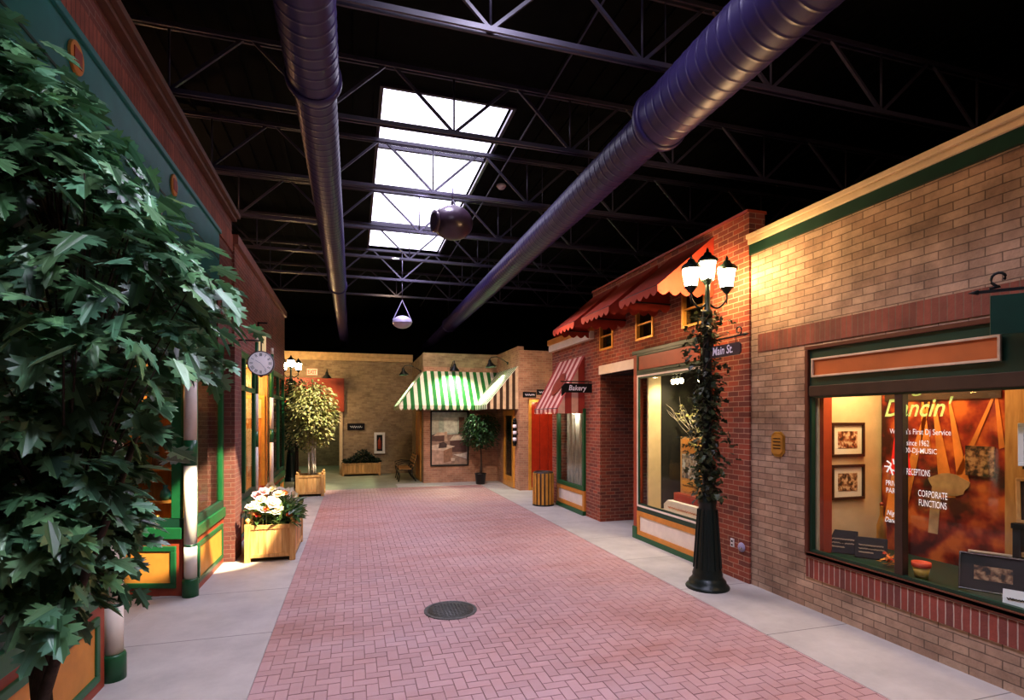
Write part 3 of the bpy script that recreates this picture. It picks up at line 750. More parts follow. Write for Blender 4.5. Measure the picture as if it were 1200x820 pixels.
# small upper windows
for i, (a, b_) in enumerate(WIN):
    w = thing('window_%d' % (i+2), 'small yellow framed upper window under the ' + ['nearest', 'middle', 'farthest'][i] + ' red awning', 'window', (RB, a, 3.62)); S(w)
    MB().frame((RB+.05, b_, 0), -YP, ZP, 0, .60, 3.62, 4.2, .045, .075).build('frame', 'gold', w, bevel=.004)
    bx('sash_rail', 'gold', w, RB+.0, RB+.04, a+.04, b_-.04, 3.90, 3.93)
    bx('pane', 'glassd', w, RB+.05, RB+.054, a+.03, b_-.03, 3.65, 4.17)
    bx('blind', 'grn2', w, RB+.15, RB+.17, a, b_, 3.6, 4.2)

# awnings ------------------------------------------------------------
def canvas(root, P_, Q_, zt, zb, n, mats, hv, sc=True, t=0.0):
    """sloping striped panel between wall points P_ (top) and outer points Q_ (bottom), with a scalloped valance"""
    p0, p1, q0, q1 = [Vector((*k, 0)) for k in (*P_, *Q_)]
    s = MB(); v = MB()
    for i in range(n):
        a, c = i/n, (i+1)/n; m = mats[i % len(mats)]
        A, B = p0.lerp(p1, a)+ZP*zt, p0.lerp(p1, c)+ZP*zt; C_, D = q0.lerp(q1, c)+ZP*zb, q0.lerp(q1, a)+ZP*zb
        s.mat(m); v.mat(m)
        # slight sag of the cloth
        mid = [(A+D)/2 - ZP*.015, (B+C_)/2 - ZP*.015]
        s.poly([A, B, mid[1], mid[0]]); s.poly([mid[0], mid[1], C_, D])
        e = []
        if sc:
            for k in range(7): x = k/6; e.append(C_.lerp(D, x) - ZP*(hv*.55 + hv*.45*math.sin(PI*x)))
        else: e = [C_-ZP*hv, D-ZP*hv]
        v.poly([D, C_] + e)
    return s, v
def merge(a, b):
    off = len(a.v); a.v += b.v
    mp = []
    for m in b.mats:
        if m not in a.mats: a.mats.append(m)
        mp.append(a.mats.index(m))
    for f, m, s in zip(b.f, b.m, b.sm): a.f.append(tuple(k+off for k in f)); a.m.append(mp[m]); a.sm.append(s)
    return a
def red_awning(root):
    # local: y from 0 (near end) to 1.12; wall at x = 0, projecting to -x ; z 0 = lower edge
    L_, pr, h = 1.14, .93, .77
    s, v = canvas(root, ((0, 0), (0, L_)), ((-pr, 0), (-pr, L_)), h, 0, 6, ['awnred'], .13)
    s.build('canopy', 'awnred', root)
    for y in (0, L_):
        e = MB(); e.mat('awnred'); e.poly([(0, y, h), (-pr, y, 0), (0, y, 0)])
        n = 5; 
        for k in range(n):
            xa, xb = -pr + pr*k/n, -pr + pr*(k+1)/n
            e.poly([(xa, y, 0), (xb, y, 0)] + [(xb + (xa-xb)*j/6, y, -(.07+.06*math.sin(PI*j/6))) for j in range(7)])
        e.build('end_panel', 'awnred', root)
    v.build('valance', 'awnred', root)
    fr = MB()
    for y in (.02, L_-.02): fr.cyl((0, y, .01), (-pr+.02, y, .01), .012, n=6)
    fr.cyl((-pr+.02, .02, .01), (-pr+.02, L_-.02, .01), .012, n=6); fr.build('awning_frame', 'iron', root)
ra = None
for i, y in enumerate((6.66, 8.16, 9.64)):
    lab = ['nearest red canvas awning, behind the lamp lanterns', 'middle red canvas awning on the red brick wall', 'farthest red canvas awning on the red brick wall'][i]
    if ra is None: ra = thing('red_awning', lab, 'awning', (0, 0, 0), 'red awnings over the upper windows'); red_awning(ra); a = ra
    else: a = copy_tree(ra); a['label'] = lab
    a.location = (RB-.005, y, 4.07)

# shop front with the lit window --------------------------------------
w = thing('window_5', 'lit shop front window framed in red and green below a red sign panel', 'window', (5.0, 7.75, 0)); S(w)
F0, F1 = 6.65, 8.90
b = MB(); b.box(4.97, 5.10, F1-.13, F1, .22, 3.42); b.box(4.97, 5.10, F0, F0+.13, .22, 3.42); b.build('jamb', 'redp', w, bevel=.005)
b = MB(); b.box(4.95, 5.11, F1-.14, F1+.01, 0, .22); b.box(4.95, 5.11, F0-.01, F0+.14, 0, .22); b.build('plinth', 'green', w, bevel=.006)
b = MB(); b.box(4.96, 5.10, F0+.13, F1-.13, 2.98, 3.42); b.build('sign_panel', 'dgreen', w)
b = MB(); b.frame((4.965, F1-.16, 0), -YP, ZP, 0, F1-F0-.32, 3.02, 3.36, .04, .02); b.build('sign_moulding', 'dgreen', w, bevel=.004)
bx('sign_field', 'redp', w, 4.945, 4.962, F0+.24, F1-.24, 3.07, 3.31)
b = MB(); b.box(4.95, 5.10, F0-.02, F1+.02, 3.36, 3.43); b.build('cornice', 'dgreen', w, bevel=.008)
b = MB(); b.frame((4.995, F1-.13, 0), -YP, ZP, 0, F1-F0-.26, .60, 2.98, .035, .03); b.build('white_frame', 'creamw', w, bevel=.004)
b = MB(); b.frame((5.0, F1-.165, 0), -YP, ZP, 0, F1-F0-.33, .635, 2.945, .03, .03); b.build('green_frame', 'dgreen', w)
bx('pane', 'glass', w, 5.01, 5.014, F0+.18, F1-.18, .65, 2.93)
b = MB(); b.box(4.97, 5.08, F0+.13, F1-.13, .52, .60); b.build('sill', 'dgreen', w, bevel=.004)
b = MB(); b.frame((4.985, F1-.13, 0), -YP, ZP, 0, F1-F0-.26, .08, .52, .09, .02); b.build('bulkhead_rail', 'orange', w, bevel=.004)
bx('bulkhead_panel', 'creamw', w, 4.98, 5.05, F0+.2, F1-.2, .15, .45)
bx('base_rail', 'green', w, 4.955, 5.08, F0+.1, F1-.1, 0, .09, bevel=.004)
S(MB().box(5.10, 5.36, F1-.30, F1-.26, .55, 3.1).build('wall_display', 'cream'))
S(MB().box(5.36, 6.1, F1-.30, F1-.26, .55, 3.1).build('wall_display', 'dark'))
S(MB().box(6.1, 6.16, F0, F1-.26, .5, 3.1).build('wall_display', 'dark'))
S(MB().box(5.28, 6.1, F0-.06, F0, .5, 3.1).build('wall_display', 'cream'))
S(MB().box(5.10, 6.1, F0, F1-.26, .5, .56).build('floor_display', 'cream'))
S(MB().box(5.10, 6.16, F0, F1-.26, 3.05, 3.1).build('ceiling_display', 'brown'))
pd = thing('display_plinth', 'cream display step with lettering in the lit shop window', 'plinth', (5.5, 7.9, .56))
MB().prism([(0, 0), (1.35, 0), (1.35, .20), (.12, .20), (0, .12)], (5.32, 8.45, .56), -YP, ZP, -.5).build('step', 'creamw', pd, bevel=.01)
squiggle('lettering', 'signtan', (5.315, 8.3, .62), -YP, ZP, .9, .05, pd, 14, .008, 9)
bxr = thing('sign_box', 'red box standing on the cream display step', 'box', (5.5, 7.85, .76))
MB().box(5.40, 5.72, 7.55, 8.26, .76, .90).build('box_body', 'redp', bxr, bevel=.006)
bx('box_panel', 'awnred', bxr, 5.393, 5.40, 7.60, 8.20, .79, .87)
ps = thing('display_poster', 'orange poster with a harbour picture on the red box', 'poster', (5.5, 7.8, .90))
MB().box(5.50, 5.54, 7.64, 8.20, .90, 1.88).build('board', 'pined', ps)
bx('picture', 'poster', ps, 5.493, 5.50, 7.69, 8.15, 1.17, 1.58)
bx('title_strip', 'orange', ps, 5.493, 5.50, 7.69, 8.15, 1.62, 1.84)
bx('caption_strip', 'gold', ps, 5.493, 5.50, 7.69, 8.15, .94, 1.13)
squiggle('lettering', 'dframe', (5.49, 8.12, 1.70), -YP, ZP, .4, .07, ps, 7, .010, 2)
squiggle('lettering', 'dframe', (5.49, 8.12, 1.02), -YP, ZP, .4, .05, ps, 9, .007, 3)
# frosted branch in the window
random.seed(21)
br = thing('dried_branch', 'pale dried branch arrangement behind the orange poster', 'branch', (5.75, 7.6, .9))
b = MB(); tips = []
def twig(p, d, l, r, n):
    p = Vector(p); pts = [p.copy()]; dd = Vector(d)
    for k in range(5):
        dd = (dd + Vector((random.uniform(-.25, .25), random.uniform(-.25, .25), random.uniform(-.1, .15)))).normalized(); p = p + dd*l/5; pts.append(p.copy())
    b.tube(pts, [r*(1-.13*k) for k in range(6)], 5); tips.append(p)
    if n:
        for k in range(3):
            twig(pts[random.randint(2, 5)], (dd + Vector((random.uniform(-.5, .0), random.uniform(-.7, .7), random.uniform(-.2, .4)))).normalized(), l*.6, r*.55, n-1)
twig((5.76, 7.62, .565), (-.12, .12, 1), 1.25, .026, 3)
twig((5.76, 7.40, .565), (-.12, .2, 1), 1.05, .022, 3)
b.build('branches', 'barkw', br)
def simple_leaf(mb, q, l, w):
    mb.poly([q @ Vector(p) for p in ((0, 0, 0), (w*.5, l*.35, .01), (w*.38, l*.7, .0), (0, l, -.02))])
    mb.poly([q @ Vector(p) for p in ((0, 0, 0), (0, l, -.02), (-w*.38, l*.7, .0), (-w*.5, l*.35, .01))])
def rot(rx, ry, rz): return Matrix.Rotation(rz, 4, 'Z') @ Matrix.Rotation(ry, 4, 'Y') @ Matrix.Rotation(rx, 4, 'X')
b = MB()
for t in tips:
    if t.x > 5.95 or t.x < 5.2 or t.y < 6.8 or t.z > 2.9: continue
    for k in range(4): simple_leaf(b, Matrix.Translation(t) @ rot(random.uniform(-1, 1), random.uniform(-1, 1), random.uniform(0, 6.3)), .07, .035)
b.build('dry_leaves', 'ficus', br)
# bulbs at the top of the display
for i, y in enumerate((8.35, 8.22, 8.10, 7.60, 7.48)):
    t = thing('display_spotlight', 'small lit bulb under the ceiling of the lit shop window', 'lamp', (5.45, y, 2.86), 'bulbs at the top of the lit shop window')
    MB().lathe([(.01, .0), (.03, .02), (.04, .06), (.025, .09)], (5.45, y, 2.80), 12).build('bulb', 'bulb', t)
    MB().cyl((5.45, y, 2.89), (5.45, y, 3.05), .03, n=10).build('lamp_holder', 'iron', t)

# bakery shop ----------------------------------------------------------
w = thing('window_6', 'green framed bakery window below the red striped awning', 'window', (5.0, 12, 0)); S(w)
b = MB(); b.frame((5.06, 12.83, 0), -YP, ZP, 0, 1.68, .56, 2.42, .09, .09); b.build('frame', 'green', w, bevel=.006)
bx('pane', 'glass', w, 5.02, 5.024, 11.22, 12.76, .63, 2.36)
b = MB(); b.frame((5.04, 12.83, 0), -YP, ZP, 0, 1.68, .10, .56, .10, .06); b.build('bulkhead_rail', 'orange', w, bevel=.004)
bx('bulkhead_panel', 'creamw', w, 4.995, 5.06, 11.25, 12.73, .18, .48)
bx('base_rail', 'green', w, 4.95, 5.10, 11.15, 12.83, 0, .10, bevel=.004)
S(MB().box(5.9, 5.96, 11.0, 13.05, 0, 3).build('wall_display', 'pined'))
lc = thing('lace_curtain', 'pale draped curtains inside the bakery window', 'curtain', (5.3, 12, .5))
b = MB(); n = 44; b.smooth = True
prev = None
for i in range(n+1):
    y = 11.2 + 1.56*i/n; x = 5.25 + .05*math.sin(i*.9) + .03*math.sin(i*2.3)
    cur = (Vector((x, y, .5)), Vector((x, y, 1.2+.4*math.sin(i*.14))), Vector((x, y, 2.45)))
    if prev: b.poly([prev[0], cur[0], cur[1], prev[1]]); b.poly([prev[1], cur[1], cur[2], prev[2]])
    prev = cur
b.build('drape', 'pinkish', lc)
MB().cyl((5.25, 11.15, 2.45), (5.25, 12.8, 2.45), .012, n=8).build('curtain_rod', 'brass', lc)
aw = thing('striped_awning', 'red and pink striped awning with a dark oval over the bakery window', 'awning', (RB, 12, 2.4))
s, v = canvas(aw, ((RB-.01, 12.85), (RB-.01, 11.2)), ((4.38, 12.85), (4.38, 11.2)), 3.62, 2.42, 11, ['awnstr', 'awnpink'], .12)
s.build('canopy', 'awnstr', aw); v.build('valance', 'awnstr', aw)
for yy in (11.2, 12.85):
    e = MB(); n = 4; pw = RB-.01-4.38
    for i in range(n):
        e.mat(['awnpink', 'awnstr'][i % 2]); xa, xb = 4.38+pw*i/n, 4.38+pw*(i+1)/n; za, zb_ = 2.42+1.2*i/n, 2.42+1.2*(i+1)/n
        e.poly([(xa, yy, 2.31), (xb, yy, 2.31), (xb, yy, zb_), (xa, yy, za)])
    e.build('end_panel', 'awnstr', aw)
sl = Vector((RB-.01-4.38, 0, 1.2)).normalized(); nn = Vector((-sl.z, 0, sl.x))
o = Vector((4.38, 11.95, 2.42)) + sl*.66 + nn*.012
MB().prism([(.30*math.cos(k*PI/14), .30*math.sin(k*PI/14)) for k in range(28)], o, -YP, sl, .006).build('oval_emblem', 'redp', aw)
b = MB()
for y in (11.22, 12.83): b.cyl((RB, y, 2.42), (4.39, y, 2.42), .012, n=6)
b.cyl((4.39, 11.22, 2.42), (4.39, 12.83, 2.42), .012, n=6); b.build('awning_frame', 'iron', aw)
bs = thing('bakery_sign', 'black hanging sign lettered Bakery on an iron bracket', 'sign', (RB, 10.85, 2.7))
MB().bar((RB, 10.85, 3.0), (4.30, 10.85, 3.0), .025).build('bracket', 'iron', bs)
MB().prism([(0, 0), (.08, .08), (.72, .08), (.80, 0), (.80, .20), (.72, .12+.16), (.08, .28), (0, .20)][0:8], (4.32, 10.86, 2.68), XP, ZP, .03).build('board', 'signblk', bs)
text('lettering', 'Bakery', 'lett', (4.48, 10.828, 2.77), XP, ZP, .42, .15, bs, shear=.2, bold=.01)
for x in (4.40, 4.95): MB().cyl((x, 10.85, 2.9), (x, 10.85, 3.0), .006, n=5).build('hanger', 'iron', bs)
# slatted litter bin
tb = thing('trash_can', 'round litter bin with gold vertical slats beside the bakery', 'bin', (4.62, 12.85, 0))
MB().lathe([(.24, .0), (.25, .02), (.25, .84), (.22, .86), (.20, .84), (.2, .5)], (4.62, 12.85, 0), 28).build('drum', 'brown', tb)
for k in range(16):
    a = 2*PI*k/16; q = Matrix.Translation((4.62+.255*math.cos(a), 12.85+.255*math.sin(a), .43)) @ Matrix.Rotation(a, 4, 'Z')
    MB().obox(q, .028, .062, .78).build('slat', 'gold', tb, bevel=.004)
MB().lathe([(.262, .0), (.275, .0), (.275, .035), (.262, .035)], (4.62, 12.85, 0), 28).build('bottom_ring', 'iron', tb)

# ------------------------------------------------------------------ street lamp
def street_lamp(root):
    """local coordinates, base at 0"""
    MB().lathe([(.27, 0), (.275, .02), (.26, .045), (.235, .06), (.23, .10), (.20, .13), (.185, .16), (.19, .19), (.178, .22), (.168, .26), (.12, .95), (.105, 1.08), (.115, 1.10), (.115, 1.14), (.085, 1.18), (.07, 1.25)], n=28).build('base', 'lampgreen', root)
    fl = MB()
    for k in range(12):
        a = 2*PI*k/12; fl.bar((.172*math.cos(a), .172*math.sin(a), .26), (.118*math.cos(a), .118*math.sin(a), 1.02), .018)
    fl.build('flutes', 'lampgreen', root)
    MB().lathe([(.062, 1.2), (.05, 3.5), (.065, 3.52), (.065, 3.58), (.04, 3.62), (.03, 3.97), (.045, 3.99)], n=16).build('pole', 'lampgreen', root)
    for k, (ax, ay, z) in enumerate(((-.225, .03, 3.88), (.25, -.06, 3.88), (0, 0, 3.98))):
        if k < 2:
            pts = [(ax*t, ay*t, 3.72 - .10*math.sin(PI*t)*(1 if t < .99 else 0) + .03*t) for t in [j/8 for j in range(9)]]
            MB().tube(pts + [(ax, ay, z+.01)], .014, 8).build('arm', 'lampgreen', root)
            MB().cyl((ax, ay, z-.19), (ax, ay, z-.10), .006, .016, n=8).build('arm_drop', 'lampgreen', root)
        ln = MB().lathe([(.02, -.06), (.05, -.03), (.065, 0), (.09, .01), (.09, .025)], (ax, ay, z), 6).build('lantern', 'lampgreen', root)
        r0, r1, h = .082, .120, .25
        g = MB(); 
        ring = lambda r, zz: [Vector((ax+r*math.cos(j*PI/3), ay+r*math.sin(j*PI/3), zz)) for j in range(6)]
        a, c = ring(r0, z+.026), ring(r1, z+h)
        for j in range(6): g.poly([a[j], a[(j+1) % 6], c[(j+1) % 6], c[j]])
        g.build('lantern_glass', 'lampglass', ln, org=(0, 0, 0))
        fr = MB()
        for j in range(6): fr.bar(a[j]*1.0, c[j], .010)
        fr.build('lantern_ribs', 'lampgreen', ln, org=(0, 0, 0))
        MB().lathe([(.125, h-.005), (.14, h), (.14, h+.02), (.10, h+.06), (.06, h+.085), (.045, h+.12), (.02, h+.13), (.022, h+.15), (.004, h+.19)], (ax, ay, z), 6).build('lantern_cap', 'lampgreen', ln, org=(0, 0, 0))
LP = Vector((4.42, 5.99, 0))
lamp = thing('street_lamp', 'black street lamp with three lit lanterns in front of the red brick shop', 'lamp', (0, 0, 0), 'three lantern street lamps'); street_lamp(lamp)
lamp.location = LP
LP2 = Vector((-2.10, 20.3, 0))
l2 = copy_tree(lamp); l2.location = LP2; l2['label'] = 'distant lit street lamp behind the pale tree on the left'
def ivy(seed, n, r0=.05, spread=.12, z0=1.15, z1=3.55):
    random.seed(seed); root = thing('ivy_vine', '', 'vine', (0, 0, 0))
    b = MB()
    for s in range(3):
        pts = []
        for k in range(60):
            t = k/59; a = s*2.1 + t*17; r = .075+.02*math.sin(k*1.7+s); pts.append((r*math.cos(a), r*math.sin(a), z0+(z1-z0)*t))
        b.tube(pts, .007, 5)
    b.build('stem', 'bark', root)
    b = MB()
    for k in range(n):
        t = random.random(); z = z0 + (z1-z0)*t; a = random.uniform(0, 2*PI)
        clump = .5+.5*math.sin(z*5+seed)+.35*math.sin(z*11)
        r = r0 + abs(random.gauss(0, spread))*(.45+.75*clump); r = min(r, .36)
        if 2.86 < z < 3.20 and r*math.sin(a) < .04 and r > .075: continue
        q = Matrix.Translation((r*math.cos(a), r*math.sin(a), z+random.uniform(-.05, .05))) @ rot(random.uniform(-1.4, .6), random.uniform(-.6, .6), a-PI/2+random.uniform(-.8, .8))
        l = random.uniform(.06, .10); w = l*.85
        b.poly([q @ Vector(p) for p in ((0, 0, 0), (w*.5, l*.12, .008), (w*.28, l*.4, 0), (w*.5, l*.62, .006), (0, l, -.015), (-w*.5, l*.62, .006), (-w*.28, l*.4, 0), (-w*.5, l*.12, .008))])
    b.build('leaves', 'ivy', root)
    return root
iv = ivy(5, 950); iv.location = LP; tag(iv, 'dark ivy wound around the near street lamp pole', 'vine')
iv2 = ivy(9, 600, spread=.13); iv2.location = LP2; tag(iv2, 'dark ivy wound around the distant street lamp', 'vine')
ms = thing('street_sign', 'dark street sign lettered Main St. on a scrolled arm of the lamp', 'sign', (4.42, 5.7, 3.0))
MB().prism([(0, 0), (.54, 0), (.57, .03), (.57, .12), (.54, .15), (0, .15)], (4.43, 5.93, 2.965), -YP, ZP, .02).build('board', 'signpur', ms)
text('lettering', 'Main St.', 'lett', (4.408, 5.865, 2.995), -YP, ZP, .38, .105, ms, shear=.15, bold=.018)
MB().cyl((4.42, 5.95, 3.19), (4.42, 5.30, 3.19), .011, n=8).build('bracket', 'iron', ms)
sc = []
for k in range(14):
    a = -PI/2 + k*PI/6; r = .06*(1-k/22); sc.append((4.42, 5.40 - r*math.cos(a), 3.25+r*math.sin(a)))
MB().tube(sc, .009, 6).build('scroll', 'iron', ms)
MB().cyl((4.42, 5.30, 3.19), (4.42, 5.22, 3.19), .022, .002, 8).build('finial', 'iron', ms)
for y in (5.88, 5.45): MB().cyl((4.42, y, 3.11), (4.42, y, 3.19), .005, n=5).build('hanger', 'iron', ms)

# manhole cover
mh = thing('manhole_cover', 'round cast iron manhole cover set in the brick paving', 'manhole cover', (1.0, 6.05, 0))
CX, CY = 1.07, 6.11
MB().lathe([(.262, -.01), (.302, -.01), (.302, .007), (.30, .009), (.265, .009), (.262, .004)], (CX, CY, 0), 40, cap=False).build('ring', 'cast', mh)
b = MB(); b.lathe([(.258, -.01), (.258, .006), (.01, .006)], (CX, CY, 0), 40)
for i in range(-6, 7):
    for j in range(-6, 7):
        if i*i+j*j < 34: b.box(CX+i*.038-.011, CX+i*.038+.011, CY+j*.038-.011, CY+j*.038+.011, .006, .011)
b.build('lid', 'cast', mh)

# ------------------------------------------------------------------ left side
LX = -1.95
# upper walls
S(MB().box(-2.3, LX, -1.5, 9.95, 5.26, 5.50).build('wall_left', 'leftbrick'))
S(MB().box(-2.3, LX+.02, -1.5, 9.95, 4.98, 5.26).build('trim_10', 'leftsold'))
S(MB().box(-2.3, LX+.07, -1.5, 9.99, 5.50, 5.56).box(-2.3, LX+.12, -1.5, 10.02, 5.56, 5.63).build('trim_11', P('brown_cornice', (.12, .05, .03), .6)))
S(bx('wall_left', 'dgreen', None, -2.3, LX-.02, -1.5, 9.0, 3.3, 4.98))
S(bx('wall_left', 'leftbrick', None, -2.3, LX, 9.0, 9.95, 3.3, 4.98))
tbn = thing('teal_sign_band', 'long teal sign band along the top of the left shop', 'sign', (LX, 4, 4.1))
bx('board', 'teal', tbn, LX-.02, LX+.05, -1.4, 8.85, 4.12, 4.96)
b = MB(); b.box(LX+.03, LX+.058, -1.4, 8.85, 4.53, 4.55); b.build('groove_strip', 'dgreen', tbn)
bx('cap_moulding', 'teal', tbn, LX, LX+.08, -1.4, 8.87, 4.93, 4.985, bevel=.006)
bx('lower_moulding', 'dgreen', tbn, LX, LX+.075, -1.4, 8.87, 4.08, 4.14, bevel=.006)
for i, y in enumerate((4.54, 6.72, 8.7)):
    if i == 2: continue
    t = thing('oval_medallion', ['orange oval medallion on the near end of the teal band, seen close', 'orange oval medallion farther along the teal band, just above the leaves'][i], 'medallion', (LX+.05, y, 4.75), 'orange medallions on the teal band')
    MB().prism([(.10*math.cos(k*PI/16), .115*math.sin(k*PI/16)) for k in range(32)], (LX+.05, y, 4.76), YP, ZP, .022).build('oval', 'orange', t, bevel=.004)
    MB().prism([(-.055, -.06), (.055, -.06), (.055, .06), (-.055, .06)], (LX+.07, y, 4.76), YP, ZP, .008).build('red_inset', 'redp', t)

def bulkhead(root, o, ux, L_, panels, h=.72):
    """painted panelled base under a shop window: ux runs along the wall, outward normal = ux x z"""
    o = Vector(o); ux = Vector(ux)
    R4 = lambda a, b, c, d: [(a, c), (b, c), (b, d), (a, d)]
    MB().prism(R4(0, L_, 0, h), o, ux, ZP, .05).build('base_board', 'redp', root)
    for (a, b) in panels:
        f = MB(); f.frame(o, ux, ZP, a, b, .10, h-.10, .065, .075); f.build('panel_moulding', 'green', root, bevel=.008)
        MB().prism(R4(a+.06, b-.06, .16, h-.16), o, ux, ZP, .06).build('panel', 'orange', root)
    MB().prism(R4(0, L_, h-.01, h+.13), o, ux, ZP, .085).build('sill', 'green', root, bevel=.006)
    MB().prism(R4(0, L_, h+.13, h+.24), o, ux, ZP, .055).build('sill_riser', 'dgreen', root, bevel=.004)
def glazing(root, o, ux, L_, z0, z1, posts, w=.10, transom=None):
    o = Vector(o); ux = Vector(ux); R4 = lambda a, b, c, d: [(a, c), (b, c), (b, d), (a, d)]
    f = MB()
    for a in posts: f.prism(R4(a, a+w, z0, z1), o, ux, ZP, .06)
    f.prism(R4(0, L_, z1-.12, z1), o, ux, ZP, .065)
    if transom: f.prism(R4(0, L_, transom, transom+.09), o, ux, ZP, .06)
    f.build('frame', 'green', root, bevel=.006)
    MB().prism(R4(0, L_, z0, z1), o + ux.cross(ZP)*.02, ux, ZP, .004).build('pane', 'glass', root)

def porch_post(label, x, y, group, top=4.1, rs=1.0):
    t = thing('porch_post', label, 'post', (x, y, 0), group); c = (x, y, 0)
    MB().lathe([(.092*rs, 0), (.092*rs, .20), (.085*rs, .225)], c, 20).build('base', 'green', t)
    zs = [(.225, .62, 'creamw'), (.62, .65, 'dgreen'), (.65, 1.62, 'creamw'), (1.62, 1.93, 'green'), (1.93, 2.70, 'creamw'), (2.70, 3.75, 'green'), (3.75, top, 'creamw')]
    for a, b_, m in zs:
        r = (.072 if m != 'green' else .076)*rs
        MB().lathe([(r, a), (r, b_)], c, 20).build('band' if m != 'creamw' else 'shaft', m, t)
    return t
porch_post('near cream post with green base at the corner of the left shop', -1.94, 5.30, 'cream porch posts of the left shops')
porch_post('cream post with green bands at the far corner of the left shop porch', -1.93, 7.50, 'cream porch posts of the left shops')
# near bay (behind the leafy tree)
w = thing('window_7', 'near left shop window with ochre panel base behind the leafy tree', 'window', (LX, 3, 0)); S(w)
bulkhead(w, (LX-.06, -1.4, 0), YP, 6.58, [(.15, 2.05), (2.25, 4.25), (4.45, 6.45)], .72)
glazing(w, (LX-.06, -1.4, 0), YP, 6.58, .96, 3.3, [0, 2.1, 4.3, 6.40], .16, 2.75)
# splayed porch wall facing the street
w = thing('window_8', 'left shop porch window with ochre panel base facing the camera', 'window', (-2.9, 7.8, 0)); S(w)
u = Vector((1.95, -.56, 0)).normalized(); o8 = Vector((-3.93, 8.13, 0))
bulkhead(w, o8, u, 2.0, [(.12, .95), (1.07, 1.92)], .72)
glazing(w, o8, u, 2.0, .96, 3.3, [0, .95, 1.86], .12, 2.75)
# far bay on the street line
w = thing('window_9', 'left shop bay window between the cream post and brick pier', 'window', (LX, 8.3, 0)); S(w)
bulkhead(w, (LX, 7.56, 0), YP, 1.54, [(.12, 1.44)], .72)
glazing(w, (LX, 7.56, 0), YP, 1.54, .96, 3.3, [0, 1.42], .12, None)
S(bx('wall_left', 'leftbrick', None, -2.3, -1.74, 9.10, 9.62, 0, 3.3, bevel=.006))
S(bx('ceiling_porch', 'dark', None, -4.2, LX-.06, -1.4, 9.6, 3.3, 3.36))
S(bx('wall_shop', 'wood', None, -4.3, -4.2, -1.5, 10, 0, 3.3))
S(bx('wall_shop', 'wood', None, -4.2, -2.3, 9.3, 9.4, 0, 3.3))
S(bx('wall_shop', 'dark', None, -4.2, -2.02, 5.20, 5.26, 0, 3.3))
# lit shelves inside
def shelf_unit(label, o, ux, L_, H_, n, seed):
    rnd = random.Random(seed); o = Vector(o); ux = Vector(ux); nrm = ux.cross(ZP); sh = thing('shelf_unit', label, 'shelf', tuple(o))
    R4 = lambda a, b, c, d: [(a, c), (b, c), (b, d), (a, d)]
    for k in range(n+1): MB().prism(R4(0, L_, H_*k/n, H_*k/n+.03), o, ux, ZP, .30).build('shelf', 'wood', sh)
    for a in (0, L_-.04): MB().prism(R4(a, a+.04, 0, H_), o, ux, ZP, .30).build('side_panel', 'wood', sh)
    MB().prism(R4(0, L_, 0, H_), o-nrm*.02, ux, ZP, .02).build('back_panel', 'wood', sh)
    for k in range(1, n if seed == 1 else 1):
        x = .08
        while x < L_-.2:
            wd = rnd.uniform(.07, .16); hh = rnd.uniform(.12, H_/n-.12)
            c = o + ux*(x+wd/2) + nrm*.18 + ZP*(H_*k/n+.031)
            v = thing('ornament', 'small ornament on a lit wooden shelf inside the left shop', 'ornament', tuple(c), 'ornaments on the left shop shelves')
            MB().lathe([(wd*.3, 0), (wd*.5, hh*.3), (wd*.42, hh*.6), (wd*.18, hh*.8), (wd*.25, hh)], c, 10).build('vase', ['brass', 'cream', 'redp', 'dframe', 'teal'][rnd.randint(0, 4)], v)
            x += wd + rnd.uniform(.1, .25)
shelf_unit('lit wooden shelf unit behind the porch window', (-4.0, 9.26, 0), XP, 1.6, 2.4, 5, 1)
shelf_unit('lit wooden shelf unit inside the near left shop', (-4.15, 2.0, 0), YP, 2.9, 2.4, 5, 2)

# second left shop, Y 10..16.8
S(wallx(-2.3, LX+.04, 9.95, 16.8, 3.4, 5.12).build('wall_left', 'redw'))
S(MB().box(-2.3, LX+.10, 9.95, 16.86, 5.12, 5.28).build('trim_12', P('rose_cornice', (.22, .085, .06), .6)))
S(MB().box(-2.3, LX-.02, 16.65, 16.85, 0, 5.2).build('wall_left', 'redw'))
w = thing('window_10', 'green framed window of the second left shop behind the clock', 'window', (LX, 10.8, 0)); S(w)
bulkhead(w, (LX, 9.65, 0), YP, 2.25, [(.12, 1.05), (1.17, 2.12)], .60)
glazing(w, (LX, 9.65, 0), YP, 2.25, .84, 3.4, [0, 1.1, 2.13], .12, 2.7)
S(bx('wall_shop', 'grn2', None, -2.9, -2.85, 9.65, 11.9, 0, 3.4))
w = thing('window_11', 'green framed window at the far end of the second left shop', 'window', (LX, 15.4, 0)); S(w)
bulkhead(w, (LX, 14.25, 0), YP, 2.4, [(.12, 1.1), (1.25, 2.28)], .60)
glazing(w, (LX, 14.25, 0), YP, 2.4, .84, 3.4, [0, 1.15, 2.26], .14, 2.7)
S(bx('wall_shop', 'grn2', None, -2.9, -2.85, 14.2, 16.6, 0, 3.4))
porch_post('cream and green post on the near side of the lit wooden doorway', -1.90, 11.98, 'cream porch posts of the left shops', 3.9, .62)
porch_post('cream and green post on the far side of the lit wooden doorway', -1.90, 14.15, 'cream porch posts of the left shops', 3.9, .62)
S(bx('wall_porch', 'wood', None, -3.6, LX-.05, 14.20, 14.26, 0, 3.4))
S(bx('wall_porch', 'wood', None, -3.7, -3.6, 11.9, 14.26, 0, 3.4))
S(bx('ceiling_porch', 'cream', None, -3.7, LX, 11.9, 14.26, 3.4, 3.45))
d = thing('door_2', 'warm lit wooden door in the second left shop porch', 'door', (-2.3, 14.15, 0)); S(d)
MB().frame((-3.1, 14.20, 0), XP, ZP, 0, 1.05, 0, 2.75, .08, .05).build('frame', 'gold', d, bevel=.005)
